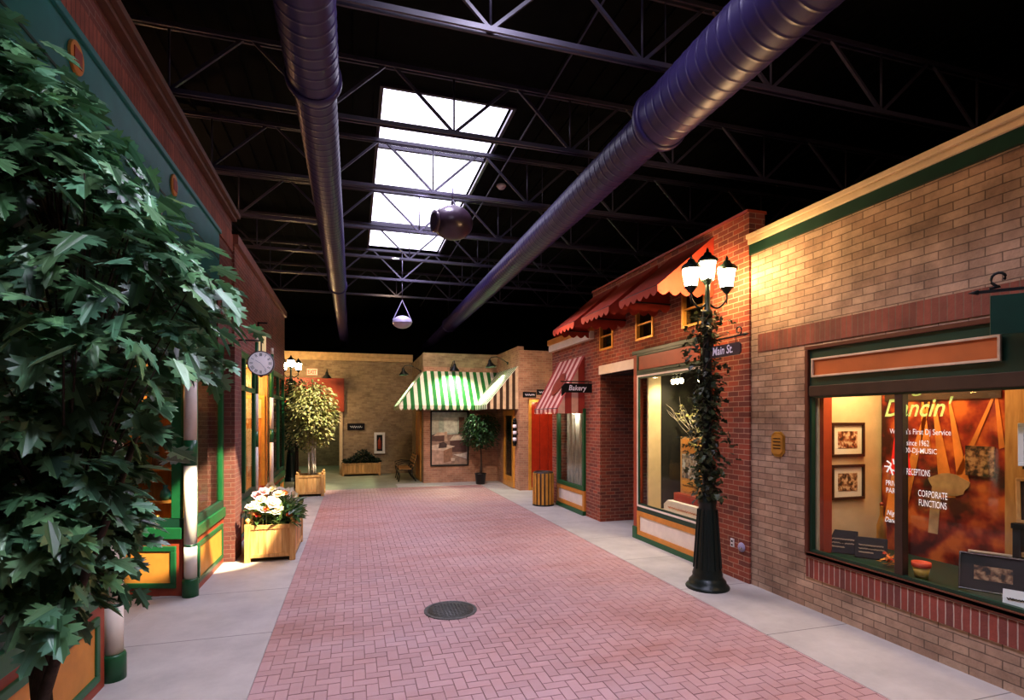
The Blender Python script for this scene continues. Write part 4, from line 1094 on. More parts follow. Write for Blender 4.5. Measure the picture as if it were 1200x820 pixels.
bx('door_leaf', 'wood', d, -3.02, -2.13, 14.16, 14.2, 0.02, 2.15)
bx('transom_pane', 'curtain', d, -3.02, -2.13, 14.17, 14.2, 2.2, 2.67)
bx('glass_panel', 'curtain', d, -2.85, -2.3, 14.15, 14.16, 1.05, 1.95)
MB().lathe([(.02, 0), (.035, .03), (.02, .06)], (-2.2, 14.16, 1.0), 10, Vector((0, -1, 0)).to_track_quat('Z', 'Y').to_matrix()).build('knob', 'brass', d)
bx('push_plate', 'brass', d, -2.24, -2.16, 14.15, 14.16, 1.1, 1.3)
# clock
ck = thing('wall_clock', 'round white clock with roman numerals bracketed off the left shop', 'clock', (-1.55, 10.28, 3.16))
ax = Vector((0, -1, 0)).to_track_quat('Z', 'Y').to_matrix(); CC = Vector((-1.55, 10.28, 3.16))
MB().lathe([(.19, -.08), (.218, -.06), (.218, .04), (.205, .05), (.20, .03)], CC, 36, ax).build('case', P('clock_rim', (.12, .10, .12), .4), ck)
MB().lathe([(.202, .0), (.202, .032), (.01, .032)], CC, 36, ax).build('dial', P('clock_dial_glow', (.70, .64, .72), .5, vary=.03, emit=(.8, .74, .9), es=.35), ck)  # slight glow put into the dial so it reads bright
b = MB(); numer = [1, 2, 3, 2, 1, 2, 3, 4, 2, 1, 2, 3]
for h in range(12):
    a = PI/2 - (h+1)*PI/6; n = numer[h]
    for k in range(n):
        off = (k-(n-1)/2)*.016; r0, r1 = .125, .178; tx, tz = -math.sin(a), math.cos(a)
        b.bar(CC+Vector((r0*math.cos(a)+off*tx, -.036, r0*math.sin(a)+off*tz)), CC+Vector((r1*math.cos(a)+off*tx, -.036, r1*math.sin(a)+off*tz)), .008, .005)
b.build('numerals', 'iron', ck)
for nm, a, l, w_ in (('hour_hand', 2.6, .10, .016), ('minute_hand', -.9, .15, .010)):
    MB().bar(CC+Vector((0, -.042, 0)), CC+Vector((l*math.cos(a), -.042, l*math.sin(a))), w_, .004).build(nm, 'iron', ck)
MB().cyl(CC+Vector((0, .02, .21)), CC+Vector((0, .02, .42)), .012, n=8).cyl(CC+Vector((0, .02, .40)), (LX, CC.y+.02, CC.z+.40), .014, n=8).build('bracket', 'iron', ck)
MB().cyl(CC+Vector((0, .0, -.24)), CC+Vector((0, 0, -.21)), .02, .04, n=8).build('finial', 'iron', ck)
sg = thing('small_sign', 'small lit cream sign hanging above the clock', 'sign', (-1.95, 11.9, 3.4))
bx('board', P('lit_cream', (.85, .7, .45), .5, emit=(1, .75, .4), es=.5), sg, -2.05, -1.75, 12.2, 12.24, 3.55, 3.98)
bx('hanger', 'iron', sg, -1.92, -1.88, 12.21, 12.23, 3.98, 4.2)
bx('sign_bracket', 'iron', sg, -1.95, -1.72, 12.21, 12.23, 4.17, 4.2)

# ------------------------------------------------------------------ planters
def planter(name, label, x0, x1, y0, y1, h, finials=True, group=None, mat='pine'):
    t = thing(name, label, 'planter', ((x0+x1)/2, (y0+y1)/2, 0), group); pw = .085
    for (x, y) in ((x0, y0), (x1-pw, y0), (x0, y1-pw), (x1-pw, y1-pw)):
        bx('leg', mat, t, x, x+pw, y, y+pw, .004, h, bevel=.006)
        if finials:
            MB().lathe([(.02, 0), (.022, .02), (.036, .045), (.036, .06), (.02, .085), (.004, .09)], (x+pw/2, y+pw/2, h), 12).build('finial', mat, t)
    n = max(3, int((x1-x0-2*pw)/.105))
    for y, nm in ((y0+.015, 'front_panel'), (y1-.04, 'back_panel')):
        b = MB()
        for k in range(n):
            a = x0+pw+(x1-x0-2*pw)*k/n; b.box(a+.002, a+(x1-x0-2*pw)/n-.002, y, y+.025, .11, h-.07)
        b.build(nm, mat, t)
    n = max(3, int((y1-y0-2*pw)/.105))
    for x, nm in ((x0+.015, 'side_panel'), (x1-.04, 'side_panel')):
        b = MB()
        for k in range(n):
            a = y0+pw+(y1-y0-2*pw)*k/n; b.box(x, x+.025, a+.002, a+(y1-y0-2*pw)/n-.002, .11, h-.07)
        b.build(nm, mat, t)
    for z0, z1 in ((.07, .125), (h-.085, h-.02)):
        b = MB(); b.box(x0+pw, x1-pw, y0+.002, y0+.055, z0, z1); b.box(x0+pw, x1-pw, y1-.055, y1-.002, z0, z1)
        b.box(x0+.002, x0+.055, y0+pw, y1-pw, z0, z1); b.box(x1-.055, x1-.002, y0+pw, y1-pw, z0, z1)
        b.build('rail', mat, t, bevel=.004)
    bx('soil', 'soil', t, x0+.05, x1-.05, y0+.05, y1-.05, .10, h-.07)
    return t
planter('planter_box', 'pine planter box full of flowers beside the brick pier', -1.585, -.865, 8.95, 10.30, .585)
planter('planter_box', 'pine planter box holding the pale ficus tree', -1.545, -.79, 16.05, 16.80, .62)
planter('planter_box', 'long low honey coloured planter against the far brick wall', -.42, 1.02, 21.35, 21.88, .50, False, mat='pined')
planter('planter_box', 'pine planter box under the leafy tree at the near left', -1.74, -1.04, 2.75, 3.45, .60, False)

# flower arrangement
random.seed(31)
fa = thing('flower_arrangement', 'cream flowers and trailing green leaves in the near pine planter', 'flowers', (-1.22, 9.6, .52))
b = MB()
for k in range(330):
    x, y = random.uniform(-1.52, -.92), random.uniform(9.0, 10.2)
    q = Matrix.Translation((x, y, .54+random.uniform(0, .24))) @ rot(random.uniform(-.2, 1.2), random.uniform(-.4, .4), random.uniform(0, 6.3))
    simple_leaf(b, q, random.uniform(.12, .24), random.uniform(.05, .09))
for k in range(70):     # leaves spilling at the right corner
    x, y = random.uniform(-1.0, -.84), random.uniform(8.93, 9.8)
    q = Matrix.Translation((x, y, .58+random.uniform(-.02, .16))) @ rot(random.uniform(-.5, .6), random.uniform(-.4, .4), random.uniform(-2.6, -.4))
    simple_leaf(b, q, random.uniform(.13, .22), random.uniform(.06, .09))
for k in range(60):
    x, y = random.uniform(-1.5, -1.0), random.uniform(9.05, 10.1)
    q = Matrix.Translation((x, y, .55)) @ rot(random.uniform(.8, 1.5), 0, random.uniform(0, 6.3)); l = random.uniform(.3, .5)
    b.poly([q @ Vector(p) for p in ((-.006, 0, 0), (.018, l*.5, .02), (0, l, -.05), (-.018, l*.5, .02))])
b.build('foliage', 'plant', fa)
def bloom(c, r, mat, seed):
    rnd = random.Random(seed); f = MB(); tl = Matrix.Translation(Vector(c)) @ rot(rnd.uniform(.2, .9), rnd.uniform(-.5, .5), 0)
    for ring, (np_, tilt, s) in enumerate(((6, .25, 1), (6, .75, .85), (4, 1.15, .6))):
        for k in range(np_):
            q = tl @ Matrix.Rotation(2*PI*k/np_+ring*.5, 4, 'Z') @ Matrix.Rotation(tilt, 4, 'X'); l = r*s; w = r*.75*s
            f.poly([q @ Vector(p) for p in ((0, 0, 0), (w*.35, l*.35, .15*l), (w*.5, l*.75, .22*l), (0, l, .12*l), (-w*.5, l*.75, .22*l), (-w*.35, l*.35, .15*l))])
    o = f.build('flower', mat, fa)
    s = MB().cyl(Vector(c)-Vector((0, 0, min(.22, c[2]-.53))), c, .006, n=5).build('stem', 'plant', o, org=fa['_org'])
fl = [(-1.45, 9.1, .84, .10, 'petal'), (-1.33, 9.0, .76, .11, 'petalw'), (-1.20, 9.05, .88, .13, 'petalw'), (-1.12, 9.15, .98, .11, 'petal'), (-1.00, 9.35, .98, .13, 'petalw'),
      (-1.36, 9.3, 1.02, .10, 'petalp'), (-1.48, 9.35, .96, .09, 'petalp'), (-1.24, 9.4, 1.04, .09, 'petal'), (-1.42, 9.02, .70, .07, 'petalo'), (-1.28, 8.98, .80, .06, 'petalo'),
      (-1.10, 9.02, .78, .08, 'petal'), (-.96, 9.05, .68, .06, 'petalo'), (-1.05, 9.2, 1.0, .07, 'petalo'), (-1.5, 9.0, .82, .10, 'petalw'), (-1.16, 8.98, .72, .10, 'petalw'), (-1.3, 9.6, 1.06, .10, 'petal'),
      (-1.08, 9.7, .94, .10, 'petalp'), (-1.45, 9.75, 1.02, .08, 'petalo'), (-1.2, 9.9, .96, .1, 'petalw'), (-1.0, 10.0, .86, .09, 'petal'), (-1.38, 9.15, .92, .09, 'petal'), (-1.17, 9.2, .80, .11, 'petal')]
for i, (x, y, z, r, m) in enumerate(fl): bloom((x, y, z), r, m, i)

# pale ficus tree in the second planter
def ficus(label, base, trunks, zc, rx, rz, n, tm, lm, ll, seed, name='ficus_tree', pot=None):
    rnd = random.Random(seed); t = thing(name, label, 'tree', tuple(base)); bx_, by, bz = base
    for k, (dx, dy, r, tw) in enumerate(trunks):
        pts = []
        for j in range(9):
            f = j/8; pts.append((bx_+dx*(1+.5*f)+tw*math.sin(f*5+k)*.6, by+dy*(1+.6*f)+tw*math.cos(f*4+k)*.6, bz+(zc+rz*.55-bz)*f))
        MB().tube(pts, [r*(1-.06*j) for j in range(9)], 8).build('trunk', tm, t)
    b = MB()
    tw_ = MB()
    for k in range(60):
        a, e = rnd.uniform(0, 6.28), rnd.uniform(-1, 1); r = rnd.uniform(.5, .92)
        p = Vector((bx_+rx*r*math.cos(a)*math.sqrt(1-e*e), by+rx*r*math.sin(a)*math.sqrt(1-e*e), zc+rz*r*e))
        tw_.tube([(bx_+rnd.uniform(-.05, .05), by, max(bz+.2, zc+rz*(e*.5-.35))), (p+Vector((bx_, by, zc)))/2 - ZP*.03, p], [.010, .007, .003], 4)
    tw_.build('twigs', tm, t)
    for k in range(n):
        a = rnd.uniform(0, 2*PI); e = rnd.uniform(-1, 1); r = rnd.random()**.42
        lump = 1 + .10*math.sin(a*3+e*4) + .08*math.sin(a*5-e*7)
        p = (bx_+rx*lump*r*math.cos(a)*math.sqrt(1-e*e), by+rx*lump*r*math.sin(a)*math.sqrt(1-e*e), zc+rz*lump*r*e)
        q = Matrix.Translation(p) @ rot(rnd.uniform(-.9, .25), rnd.uniform(-.4, .4), a-PI/2+rnd.uniform(-.7, .7))
        simple_leaf(b, q, ll*rnd.uniform(.8, 1.25), ll*.5)
    b.build('foliage', lm, t)
    if pot: pot(t)
    return t
ficus('pale green ficus with several white trunks in the pine planter', (-1.14, 16.43, .55), [(-.09, 0, .026, .03), (-.03, .05, .024, .03), (.03, -.04, .026, .03), (.09, .02, .024, .03)], 2.28, .66, .98, 3200, 'barkw', 'ficus', .13, 41)
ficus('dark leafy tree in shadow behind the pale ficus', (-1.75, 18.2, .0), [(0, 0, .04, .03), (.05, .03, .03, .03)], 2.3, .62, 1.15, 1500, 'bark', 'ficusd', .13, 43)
def blackpot(t):
    c = (4.07, 17.50, .012)
    MB().lathe([(.14, 0), (.15, .01), (.185, .33), (.195, .33), (.195, .36), (.17, .36), (.165, .30)], c, 20).build('pot', 'pot', t)
    MB().lathe([(.166, .30), (.01, .31)], c, 20).build('soil', 'soil', t)
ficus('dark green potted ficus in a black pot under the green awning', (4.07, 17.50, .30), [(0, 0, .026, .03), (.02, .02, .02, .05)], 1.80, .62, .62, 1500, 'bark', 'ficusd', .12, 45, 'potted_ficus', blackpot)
# dark shrubs in the far planter
random.seed(51)
b = MB()
for k in range(900):
    x = random.uniform(-.36, .98); y = random.uniform(21.4, 21.85); hgt = .10+.42*math.exp(-((x-.35)/.35)**2)
    z = .45 + random.uniform(0, hgt)
    simple_leaf(b, Matrix.Translation((x, y, z)) @ rot(random.uniform(-.3, 1.3), random.uniform(-.5, .5), random.uniform(0, 6.3)), .13, .05)
tag(b.build('planter_shrubs', 'shrub'), 'dark shrubs growing in the long planter at the far wall', 'shrub')

# big lobed-leaf tree at the near left
random.seed(61)
tr = thing('oak_tree', 'large dark green tree with lobed leaves filling the near left', 'tree', (-1.4, 3.1, .5))
half = [(0, 0), (.05, .10), (.26, .06), (.17, .20), (.46, .27), (.40, .33), (.50, .42), (.20, .44), (.40, .62), (.30, .64), (.34, .74), (.13, .68), (.15, .86), (.08, .88), (0, 1.0)]
def lobed(mb, q, l):
    for sgn in (1, -1):
        pts = []
        for (x, y) in half:
            pts.append(q @ Vector((sgn*x*l, y*l, -.22*l*y*y + .22*abs(x)*l - .35*x*x*l)))
        mb.poly(pts if sgn > 0 else pts[::-1])
prof = [(1.30, -1.45, .34), (1.58, -1.43, .37), (1.91, -1.40, .40), (2.16, -1.33, .47), (2.41, -1.26, .54), (2.78, -1.19, .61), (3.03, -1.26, .54), (3.29, -1.38, .43), (3.6, -1.5, .32), (3.95, -1.60, .2)]
def prof_at(z):
    for a, c in zip(prof, prof[1:]):
        if a[0] <= z <= c[0]:
            f = (z-a[0])/(c[0]-a[0]); return a[1]+(c[1]-a[1])*f, a[2]+(c[2]-a[2])*f
    return prof[-1][1:]
trunk = MB()
main = [(-1.40, 3.10, .5), (-1.42, 3.08, .9), (-1.37, 3.07, 1.3), (-1.30, 3.05, 1.7), (-1.26, 3.05, 2.3), (-1.32, 3.05, 3.0), (-1.5, 3.05, 3.6)]
trunk.tube(main, [.05, .042, .038, .034, .028, .02, .01], 10)
trunk.tube([(-1.44, 3.16, .5), (-1.50, 3.2, 1.0), (-1.46, 3.25, 1.5), (-1.48, 3.3, 2.2), (-1.55, 3.2, 3.2)], [.035, .03, .026, .02, .01], 8)
trunk.tube([(-1.36, 3.02, .5), (-1.36, 2.95, .9), (-1.22, 2.9, 1.35), (-1.05, 2.85, 1.8), (-.9, 2.85, 2.3)], [.03, .026, .022, .018, .01], 8)
trunk.build('trunk', 'bark', tr)
lv = MB(); brn = MB(); cnt = 0
while cnt < 430:
    z = random.uniform(1.30, 3.93); cx, r = prof_at(z); a = random.uniform(0, 2*PI); rr = r*random.uniform(.30, 1.0)
    p = Vector((cx+rr*math.cos(a), 3.05+rr*math.sin(a)*1.2, z))
    if p.x < -1.80: continue
    cnt += 1
    i = min(5, int((z-.9)/.5)); s = Vector(main[max(3, i)]) + Vector((random.uniform(-.03, .03), 0, random.uniform(-.2, .1)))
    if cnt % 3 == 0: brn.tube([s, (s+p)/2+Vector((0, 0, .06)), p], [.008, .005, .003], 4)
    out = Vector((math.cos(a), math.sin(a), 0))
    for k in range(random.randint(4, 7)):
        az = a + random.uniform(-1.1, 1.1); tilt = random.uniform(-1.15, .15)
        c = p + Vector((random.uniform(-.10, .10), random.uniform(-.10, .10), random.uniform(-.10, .10)))
        if c.x < -1.78: continue
        q = Matrix.Translation(c) @ rot(tilt, random.uniform(-.5, .5), az-PI/2)
        lobed(lv, q, random.uniform(.12, .19))
brn.build('twigs', 'bark', tr)
lv.build('foliage', 'leaf', tr)

# ------------------------------------------------------------------ far end
FYW = 22.0
S(wally(FYW, FYW+.25, -8, 2.3, 0, 4.45, [(-2.95, -.48, 0, 2.45)]).build('wall_far', 'far'))
S(MB().box(-8, 2.3, FYW-.06, FYW+.25, 4.45, 4.60).box(-8, 2.3, FYW-.10, FYW+.25, 4.60, 4.75).build('trim_13', P('far_cornice', (.55, .38, .19), .6)))
S(bx('trim_14', 'redp', None, -2.95, -.34, FYW-.12, FYW+.02, 2.45, 3.75, bevel=.01))
S(bx('trim_15', 'cream', None, -.52, -.40, FYW-.06, FYW+.05, 0, 2.45))
S(bx('wall_passage', 'far', None, -5, 2, 26.5, 26.6, 0, 3))
S(bx('wall_passage', 'far', None, -.3, -.2, 22.3, 26.5, 0, 3))
S(bx('ceiling_passage', 'dark', None, -5, 2, 22.25, 26.6, 2.7, 2.75))
ex = thing('exit_sign', 'small lit red EXIT sign above the red panel on the far wall', 'exit sign', (-1.51, 21.95, 3.9))
bx('housing', P('exit_face', (.75, .45, .35), .5, emit=(1, .42, .28), es=.45), ex, -1.70, -1.32, 21.93, 22.0, 3.86, 4.10)
text('lettering', 'EXIT', 'exit', (-1.67, 21.93, 3.90), XP, ZP, .32, .16, ex, bold=.03)
fc = thing('fire_extinguisher_cabinet', 'white fire extinguisher cabinet on the far brick wall', 'cabinet', (1.0, 21.95, .8))
MB().frame((.79, 22.0, 0), XP, ZP, 0, .42, .80, 1.64, .10, .08).build('frame', 'white', fc, bevel=.006)
bx('back_plate', 'dark', fc, .86, 1.14, 21.97, 21.99, .88, 1.56)
MB().lathe([(.06, 0), (.07, .03), (.07, .32), (.03, .40), (.02, .46)], (1.0, 21.955, .98), 12).build('extinguisher', 'redp', fc)
bx('pane', 'glass', fc, .88, 1.12, 21.925, 21.928, .9, 1.54)
ns = thing('wall_sign', 'small black sign plate on the far brick wall above the planter', 'sign', (.1, 21.95, 1.8))
MB().box(-.22, .43, 21.96, 22.0, 1.74, 2.0).build('board', 'signblk', ns, bevel=.01)
squiggle('lettering', 'lettw', (-.12, 21.955, 1.80), XP, ZP, .45, .12, ns, 6, .022, 6)

# gooseneck lamps on the far walls
def goose(label, wall, out, drop, shade_dir, energy, color, size=1.05):
    wall, out = Vector(wall), Vector(out)
    t = thing('gooseneck_lamp', label, 'lamp', tuple(wall), 'black gooseneck wall lamps')
    tip = wall + out*.62 + ZP*(.10)
    MB().tube([wall, wall+out*.15+ZP*.10, wall+out*.38+ZP*.20, wall+out*.56+ZP*.18, tip], .014, 7).build('arm', 'iron', t)
    MB().cyl(wall-out*.0, wall+out*.03, .05, n=12).build('wall_plate', 'iron', t)
    dr = Vector(shade_dir).normalized(); q = dr.to_track_quat('Z', 'Y').to_matrix()
    MB().lathe([(.03, 0), (.05, .04), (.06, .10), (.17, .23), (.175, .25), (.165, .245), (.05, .11)], tip, 20, q).build('shade', 'iron', t)
    MB().lathe([(.01, .19), (.035, .17), (.04, .13), (.02, .10)], tip, 10, q).build('bulb', 'bulb', t)
    ld = bpy.data.lights.new('goose_spot', 'SPOT'); ld.energy = energy; ld.color = color; ld.spot_size = size*2; ld.spot_blend = 1.0; ld.shadow_soft_size = .05
    lo = bpy.data.objects.new('lamp_light', ld); COL.objects.link(lo); lo.location = tip + dr*.22; lo.rotation_euler = dr.to_track_quat('-Z', 'Y').to_euler()

# awning building
AX0, AX1, AY, AXB, AYB = 2.28, 4.85, 18.25, 4.85, 15.62
S(wally(AY, AY+.2, AX0, AX1+.2, 0, 4.42).build('wall_corner', 'farred'))
S(bx('wall_corner', 'far', None, AX0, AX0+.2, AY+.2, FYW+.2, 0, 4.42))
S(bx('wall_corner', 'farred', None, AXB, AXB+.2, AYB+.2, AY, 0, 4.42))
S(wally(AYB, AYB+.2, AXB, 8.0, 0, 4.28).build('wall_corner', 'farred'))
S(MB().box(AX0-.02, AX1, AY-.02, AY+.25, 3.95, 4.42).build('trim_16', 'far'))
ga = thing('green_awning', 'green and cream striped awning wrapping the far corner shop', 'awning', (3.5, 18.2, 2.6)); pj = .88
zt, zb = 3.80, 2.62
pj2 = pj*1.12; SW = .122
def clipped(nm, x0, x1, pt, f0, f1):
    sB, vB = MB(), MB(); k = 0; x = x0
    while x < x1-1e-4:
        xe = min(x+SW, x1); m = ['awncream', 'awngreen'][k % 2]; sB.mat(m); vB.mat(m)
        a0, a1, c0, c1 = f0(x), f0(xe), f1(xe), f1(x)
        if c0 > a1 or c1 > a0: sB.poly([pt(x, a0), pt(xe, a1), pt(xe, max(c0, a1)), pt(x, max(c1, a0))])
        if f1((x+xe)/2) >= 1:
            A, B = pt(x, 1), pt(xe, 1)
            vB.poly([A, B] + [B.lerp(A, j/6) - ZP*(.09+.07*math.sin(PI*j/6)) for j in range(7)])
        x = xe; k += 1
    sB.build('canopy', 'awngreen', ga); vB.build('valance', 'awngreen', ga)
zz = lambda f: zt + (zb-zt)*f
clipped('front', AX0-pj, AXB, lambda x, f: Vector((x, AY-.004-pj*f, zz(f))), lambda x: min(1, max(0, (AX0-x)/pj)), lambda x: min(1, max(0, (AXB-x)/pj2)))
clipped('left', AY-pj, 19.75, lambda y, f: Vector((AX0-.004-pj*f, y, zz(f))), lambda y: min(1, max(0, (AY-y)/pj)), lambda y: 1)
clipped('right', AYB+.12, AY, lambda y, f: Vector((AXB-.004-pj2*f, y, zz(f))), lambda y: 0, lambda y: min(1, max(0, (AY-y)/pj)))
e = MB(); n = 5; yy = AYB+.12; w_ = pj*1.12
for i in range(n):
    e.mat(['awngreen', 'awncream'][i % 2] if i else 'awngreen')
    xa, xb = AXB-w_+w_*i/n, AXB-w_+w_*(i+1)/n; za, zc = zb+(zt-zb)*i/n, zb+(zt-zb)*(i+1)/n
    e.mat([M['awncream'], P('awning_brown', (.06, .035, .025), .8)][i % 2]) if False else None
    xm = (xa+xb)/2; zm = (za+zc)/2
    e.mat('shrub' if False else 'brown'); e.poly([(xa, yy, zb-.14), (xm, yy, zb-.14), (xm, yy, zm), (xa, yy, za)])
    e.mat('signtrim'); e.poly([(xm, yy, zb-.14), (xb, yy, zb-.14), (xb, yy, zc), (xm, yy, zm)])
e.build('end_panel', 'brown', ga)
goose('black gooseneck lamp over the middle of the green awning', (3.22, AY-.0, 3.92), (0, -1, 0), 0, (0, .12, -1), 230, (.80, 1.0, .62), 1.25)
goose('black gooseneck lamp at the left side of the green awning', (AX0, 19.0, 3.85), (-1, 0, 0), 0, (.10, -.05, -1), 300, (.80, 1.0, .62), .95)
goose('black gooseneck lamp above the right arm of the green awning', (AXB, 16.9, 4.0), (-1, 0, 0), 0, (.12, -.1, -1), 330, (.84, 1.0, .66), .95)
goose('black gooseneck lamp above the red panel on the far wall', (-.95, FYW-.1, 3.85), (0, -1, 0), 0, (0, .1, -1), 120, (1, .72, .42), 1.0)
# picture window with an old office scene
op = thing('office_picture', 'tall framed brown photo of desks on the far brick front', 'picture', (3.16, 18.2, .6))
MB().frame((2.50, AY, 0), XP, ZP, 0, 1.32, .57, 2.46, .05, .05).build('frame', 'iron', op, bevel=.005)
fy = AY-.012
def pic(name, mat, pts): 
    k = pic.k = pic.k+1
    MB().prism(pts, (2.55, fy-.0008*k, .62), XP, ZP, .0006).build(name, mat, op)
pic.k = 0
cS = lambda n, c: P(n, c, .5, vary=.25, scale=9)
pic('print_ground', cS('sepia_mid', (.30, .21, .16)), [(0, 0), (1.22, 0), (1.22, 1.79), (0, 1.79)])
pic('wall_tone', cS('pale_teal', (.40, .50, .45)), [(0, 1.0), (1.22, 1.05), (1.22, 1.79), (0, 1.79)])
pic('window_tone', cS('pale_window', (.60, .66, .60)), [(.42, 1.08), (.88, 1.08), (.88, 1.60), (.40, 1.60)])
pic('door_tone', cS('sepia_brown', (.13, .07, .05)), [(.93, 1.02), (1.12, 1.05), (1.12, 1.62), (.93, 1.62)])
pic('cabinet_tone', cS('grey_tone', (.42, .44, .38)), [(.0, 1.05), (.24, 1.05), (.24, 1.52), (0, 1.52)])
pic('desk_tone', cS('sepia_dark', (.11, .06, .05)), [(0, .80), (.45, .80), (.50, 1.0), (.30, 1.08), (0, 1.02)])
pic('desk_tone', cS('sepia_pale', (.55, .43, .34)), [(.05, .98), (.45, 1.0), (.50, 1.10), (.2, 1.10)])
pic('desk_tone', 'sepia_dark' if False else cS('sepia_dark2', (.10, .05, .045)), [(.62, .42), (1.2, .42), (1.2, .85), (.62, .80)])
pic('paper_tone', cS('sepia_paper', (.62, .56, .46)), [(.60, .82), (1.2, .84), (1.20, 1.0), (.75, 1.0)])
pic('desk_front', cS('desk_front', (.46, .32, .25)), [(.0, .0), (.66, .05), (.70, .60), (.0, .52)])
pic('desk_side', cS('desk_side', (.30, .17, .11)), [(.40, .06), (.70, .12), (.70, .60), (.40, .50)])
pic('desk_top', cS('desk_top', (.62, .52, .42)), [(.0, .52), (.40, .48), (.80, .62), (.35, .72), (.0, .66)])
pic('typewriter_tone', cS('typewriter', (.07, .045, .04)), [(.22, .56), (.50, .58), (.52, .70), (.40, .78), (.26, .74)])
pic('chair_tone', cS('chair_t', (.55, .40, .30)), [(.42, .80), (.54, .80), (.52, 1.12), (.44, 1.12)])
pic('paper_tone', cS('sepia_paper2', (.66, .62, .55)), [(.74, .34), (1.20, .18), (1.22, .42), (1.0, .36)])
pic('basket_tone', cS('basket', (.60, .50, .40)), [(.66, .12), (.78, .12), (.80, .22), (.65, .22)])
# doors on the corner shop
d = thing('door_3', 'yellow framed door in the left face of the awning shop', 'door', (AX0, 19, 0)); S(d)
MB().frame((AX0, 20.2, 0), -YP, ZP, 0, 1.35, 0, 2.45, .14, .05).build('frame', 'gold', d, bevel=.005)
bx('door_leaf', 'wood', d, AX0-.03, AX0, 18.98, 20.08, .03, 2.33)
MB().cyl((AX0-.06, 19.1, .9), (AX0-.06, 19.1, 1.25), .014, n=8).build('handle', 'brass', d)
d = thing('door_4', 'glazed yellow framed door beside the potted ficus', 'door', (AXB, 16.7, 0)); S(d)
MB().frame((AXB, 17.30, 0), -YP, ZP, 0, 1.2, 0.02, 2.46, .17, .06).build('frame', 'gold', d, bevel=.005)
bx('pane', 'glassd', d, AXB-.02, AXB-.016, 16.25, 17.15, .3, 2.30)
bx('door_back', 'grn2', d, AXB-.012, AXB-.002, 16.2, 17.2, .1, 2.35)
bx('kick_panel', 'gold', d, AXB-.03, AXB-.01, 16.25, 17.15, .1, .35)
pk = thing('barber_pole', 'small dark and pale banded pole on the wall by the yellow door', 'pole', (AXB-.1, 15.75, 1.3))
MB().lathe([(.05, 0), (.06, .03), (.04, .06)], (AXB-.10, 15.8, 1.35), 12).build('bottom_cap', 'iron', pk)
for k in range(7): MB().lathe([(.06, 0), (.065, .05), (.06, .10)], (AXB-.10, 15.8, 1.41+.10*k), 12).build('band', ['signblk', 'lett'][k % 2], pk)
MB().lathe([(.04, 0), (.06, .03), (.03, .10)], (AXB-.10, 15.8, 2.11), 12).build('top_cap', 'iron', pk)
bx('mount', 'iron', pk, AXB-.1, AXB, 15.78, 15.82, 1.70, 1.74)
# red door by the bakery
d = thing('door_5', 'tall red door with a yellow frame behind the litter bin', 'door', (5.6, 15.6, 0)); S(d)
MB().frame((5.13, AYB, 0), XP, ZP, 0, 1.25, 0, 2.78, .09, .05).build('frame', 'gold', d, bevel=.005)
b = MB(); 
for k in range(4): b.box(5.22+.27*k+.006, 5.22+.27*(k+1)-.006, AYB-.035, AYB, .02, 2.69)
b.build('door_leaf', P('glossy_red_door', (.42, .035, .012), .22, vary=.15, coat=.5), d, bevel=.006)
MB().lathe([(.02, 0), (.035, .03), (.02, .06)], (6.2, AYB-.035, 1.0), 10, Vector((0, -1, 0)).to_track_quat('Z', 'Y').to_matrix()).build('knob', 'brass', d)
for i, (xa, xb, z0) in enumerate(((4.86, 5.28, 2.82), (5.30, 5.76, 2.90))):
    t = thing('hanging_board', ['lower left of two small dark name boards beside the striped awning', 'upper right of two small dark name boards beside the striped awning'][i], 'sign', ((xa+xb)/2, 15.3, z0), 'name boards by the red door')
    bx('board', 'signblk', t, xa, xb, 15.30, 15.33, z0, z0+.17, bevel=.006)
    squiggle('lettering', 'lett', (xa+.06, 15.298, z0+.04), XP, ZP, xb-xa-.12, .09, t, 5, .020, 14+i)
    bx('wall_arm', 'iron', t, (xa+xb)/2-.015, (xa+xb)/2+.015, 15.33, AYB, z0+.08, z0+.10)
# bench
bh = thing('park_bench', 'slatted bench with black iron ends by the corner shop', 'bench', (1.85, 19.6, 0))
for k in range(4): bx('seat_slat', 'pined', bh, 1.52+.11*k, 1.61+.11*k, 18.95, 20.35, .42, .45, bevel=.004)
for k in range(4):
    z = .52+.10*k; q = Matrix.Translation((2.02+.03*k, 19.65, z+.04)) @ Matrix.Rotation(.25, 4, 'Y')
    MB().obox(q, .025, 1.40, .075).build('back_slat', 'pined', bh, bevel=.004)
for y in (19.0, 19.65, 20.3):
    b = MB(); b.tube([(1.50, y, .0), (1.54, y, .2), (1.50, y, .40), (1.75, y, .40), (1.97, y, .40), (2.16, y, .92)], .02, 6)
    b.tube([(2.10, y, 0), (1.98, y, .2), (1.96, y, .40)], .02, 6); b.tube([(1.5, y, .40), (1.48, y, .60), (1.70, y, .66), (2.03, y, .62)], .018, 6)
    b.build('iron_end', 'iron', bh)

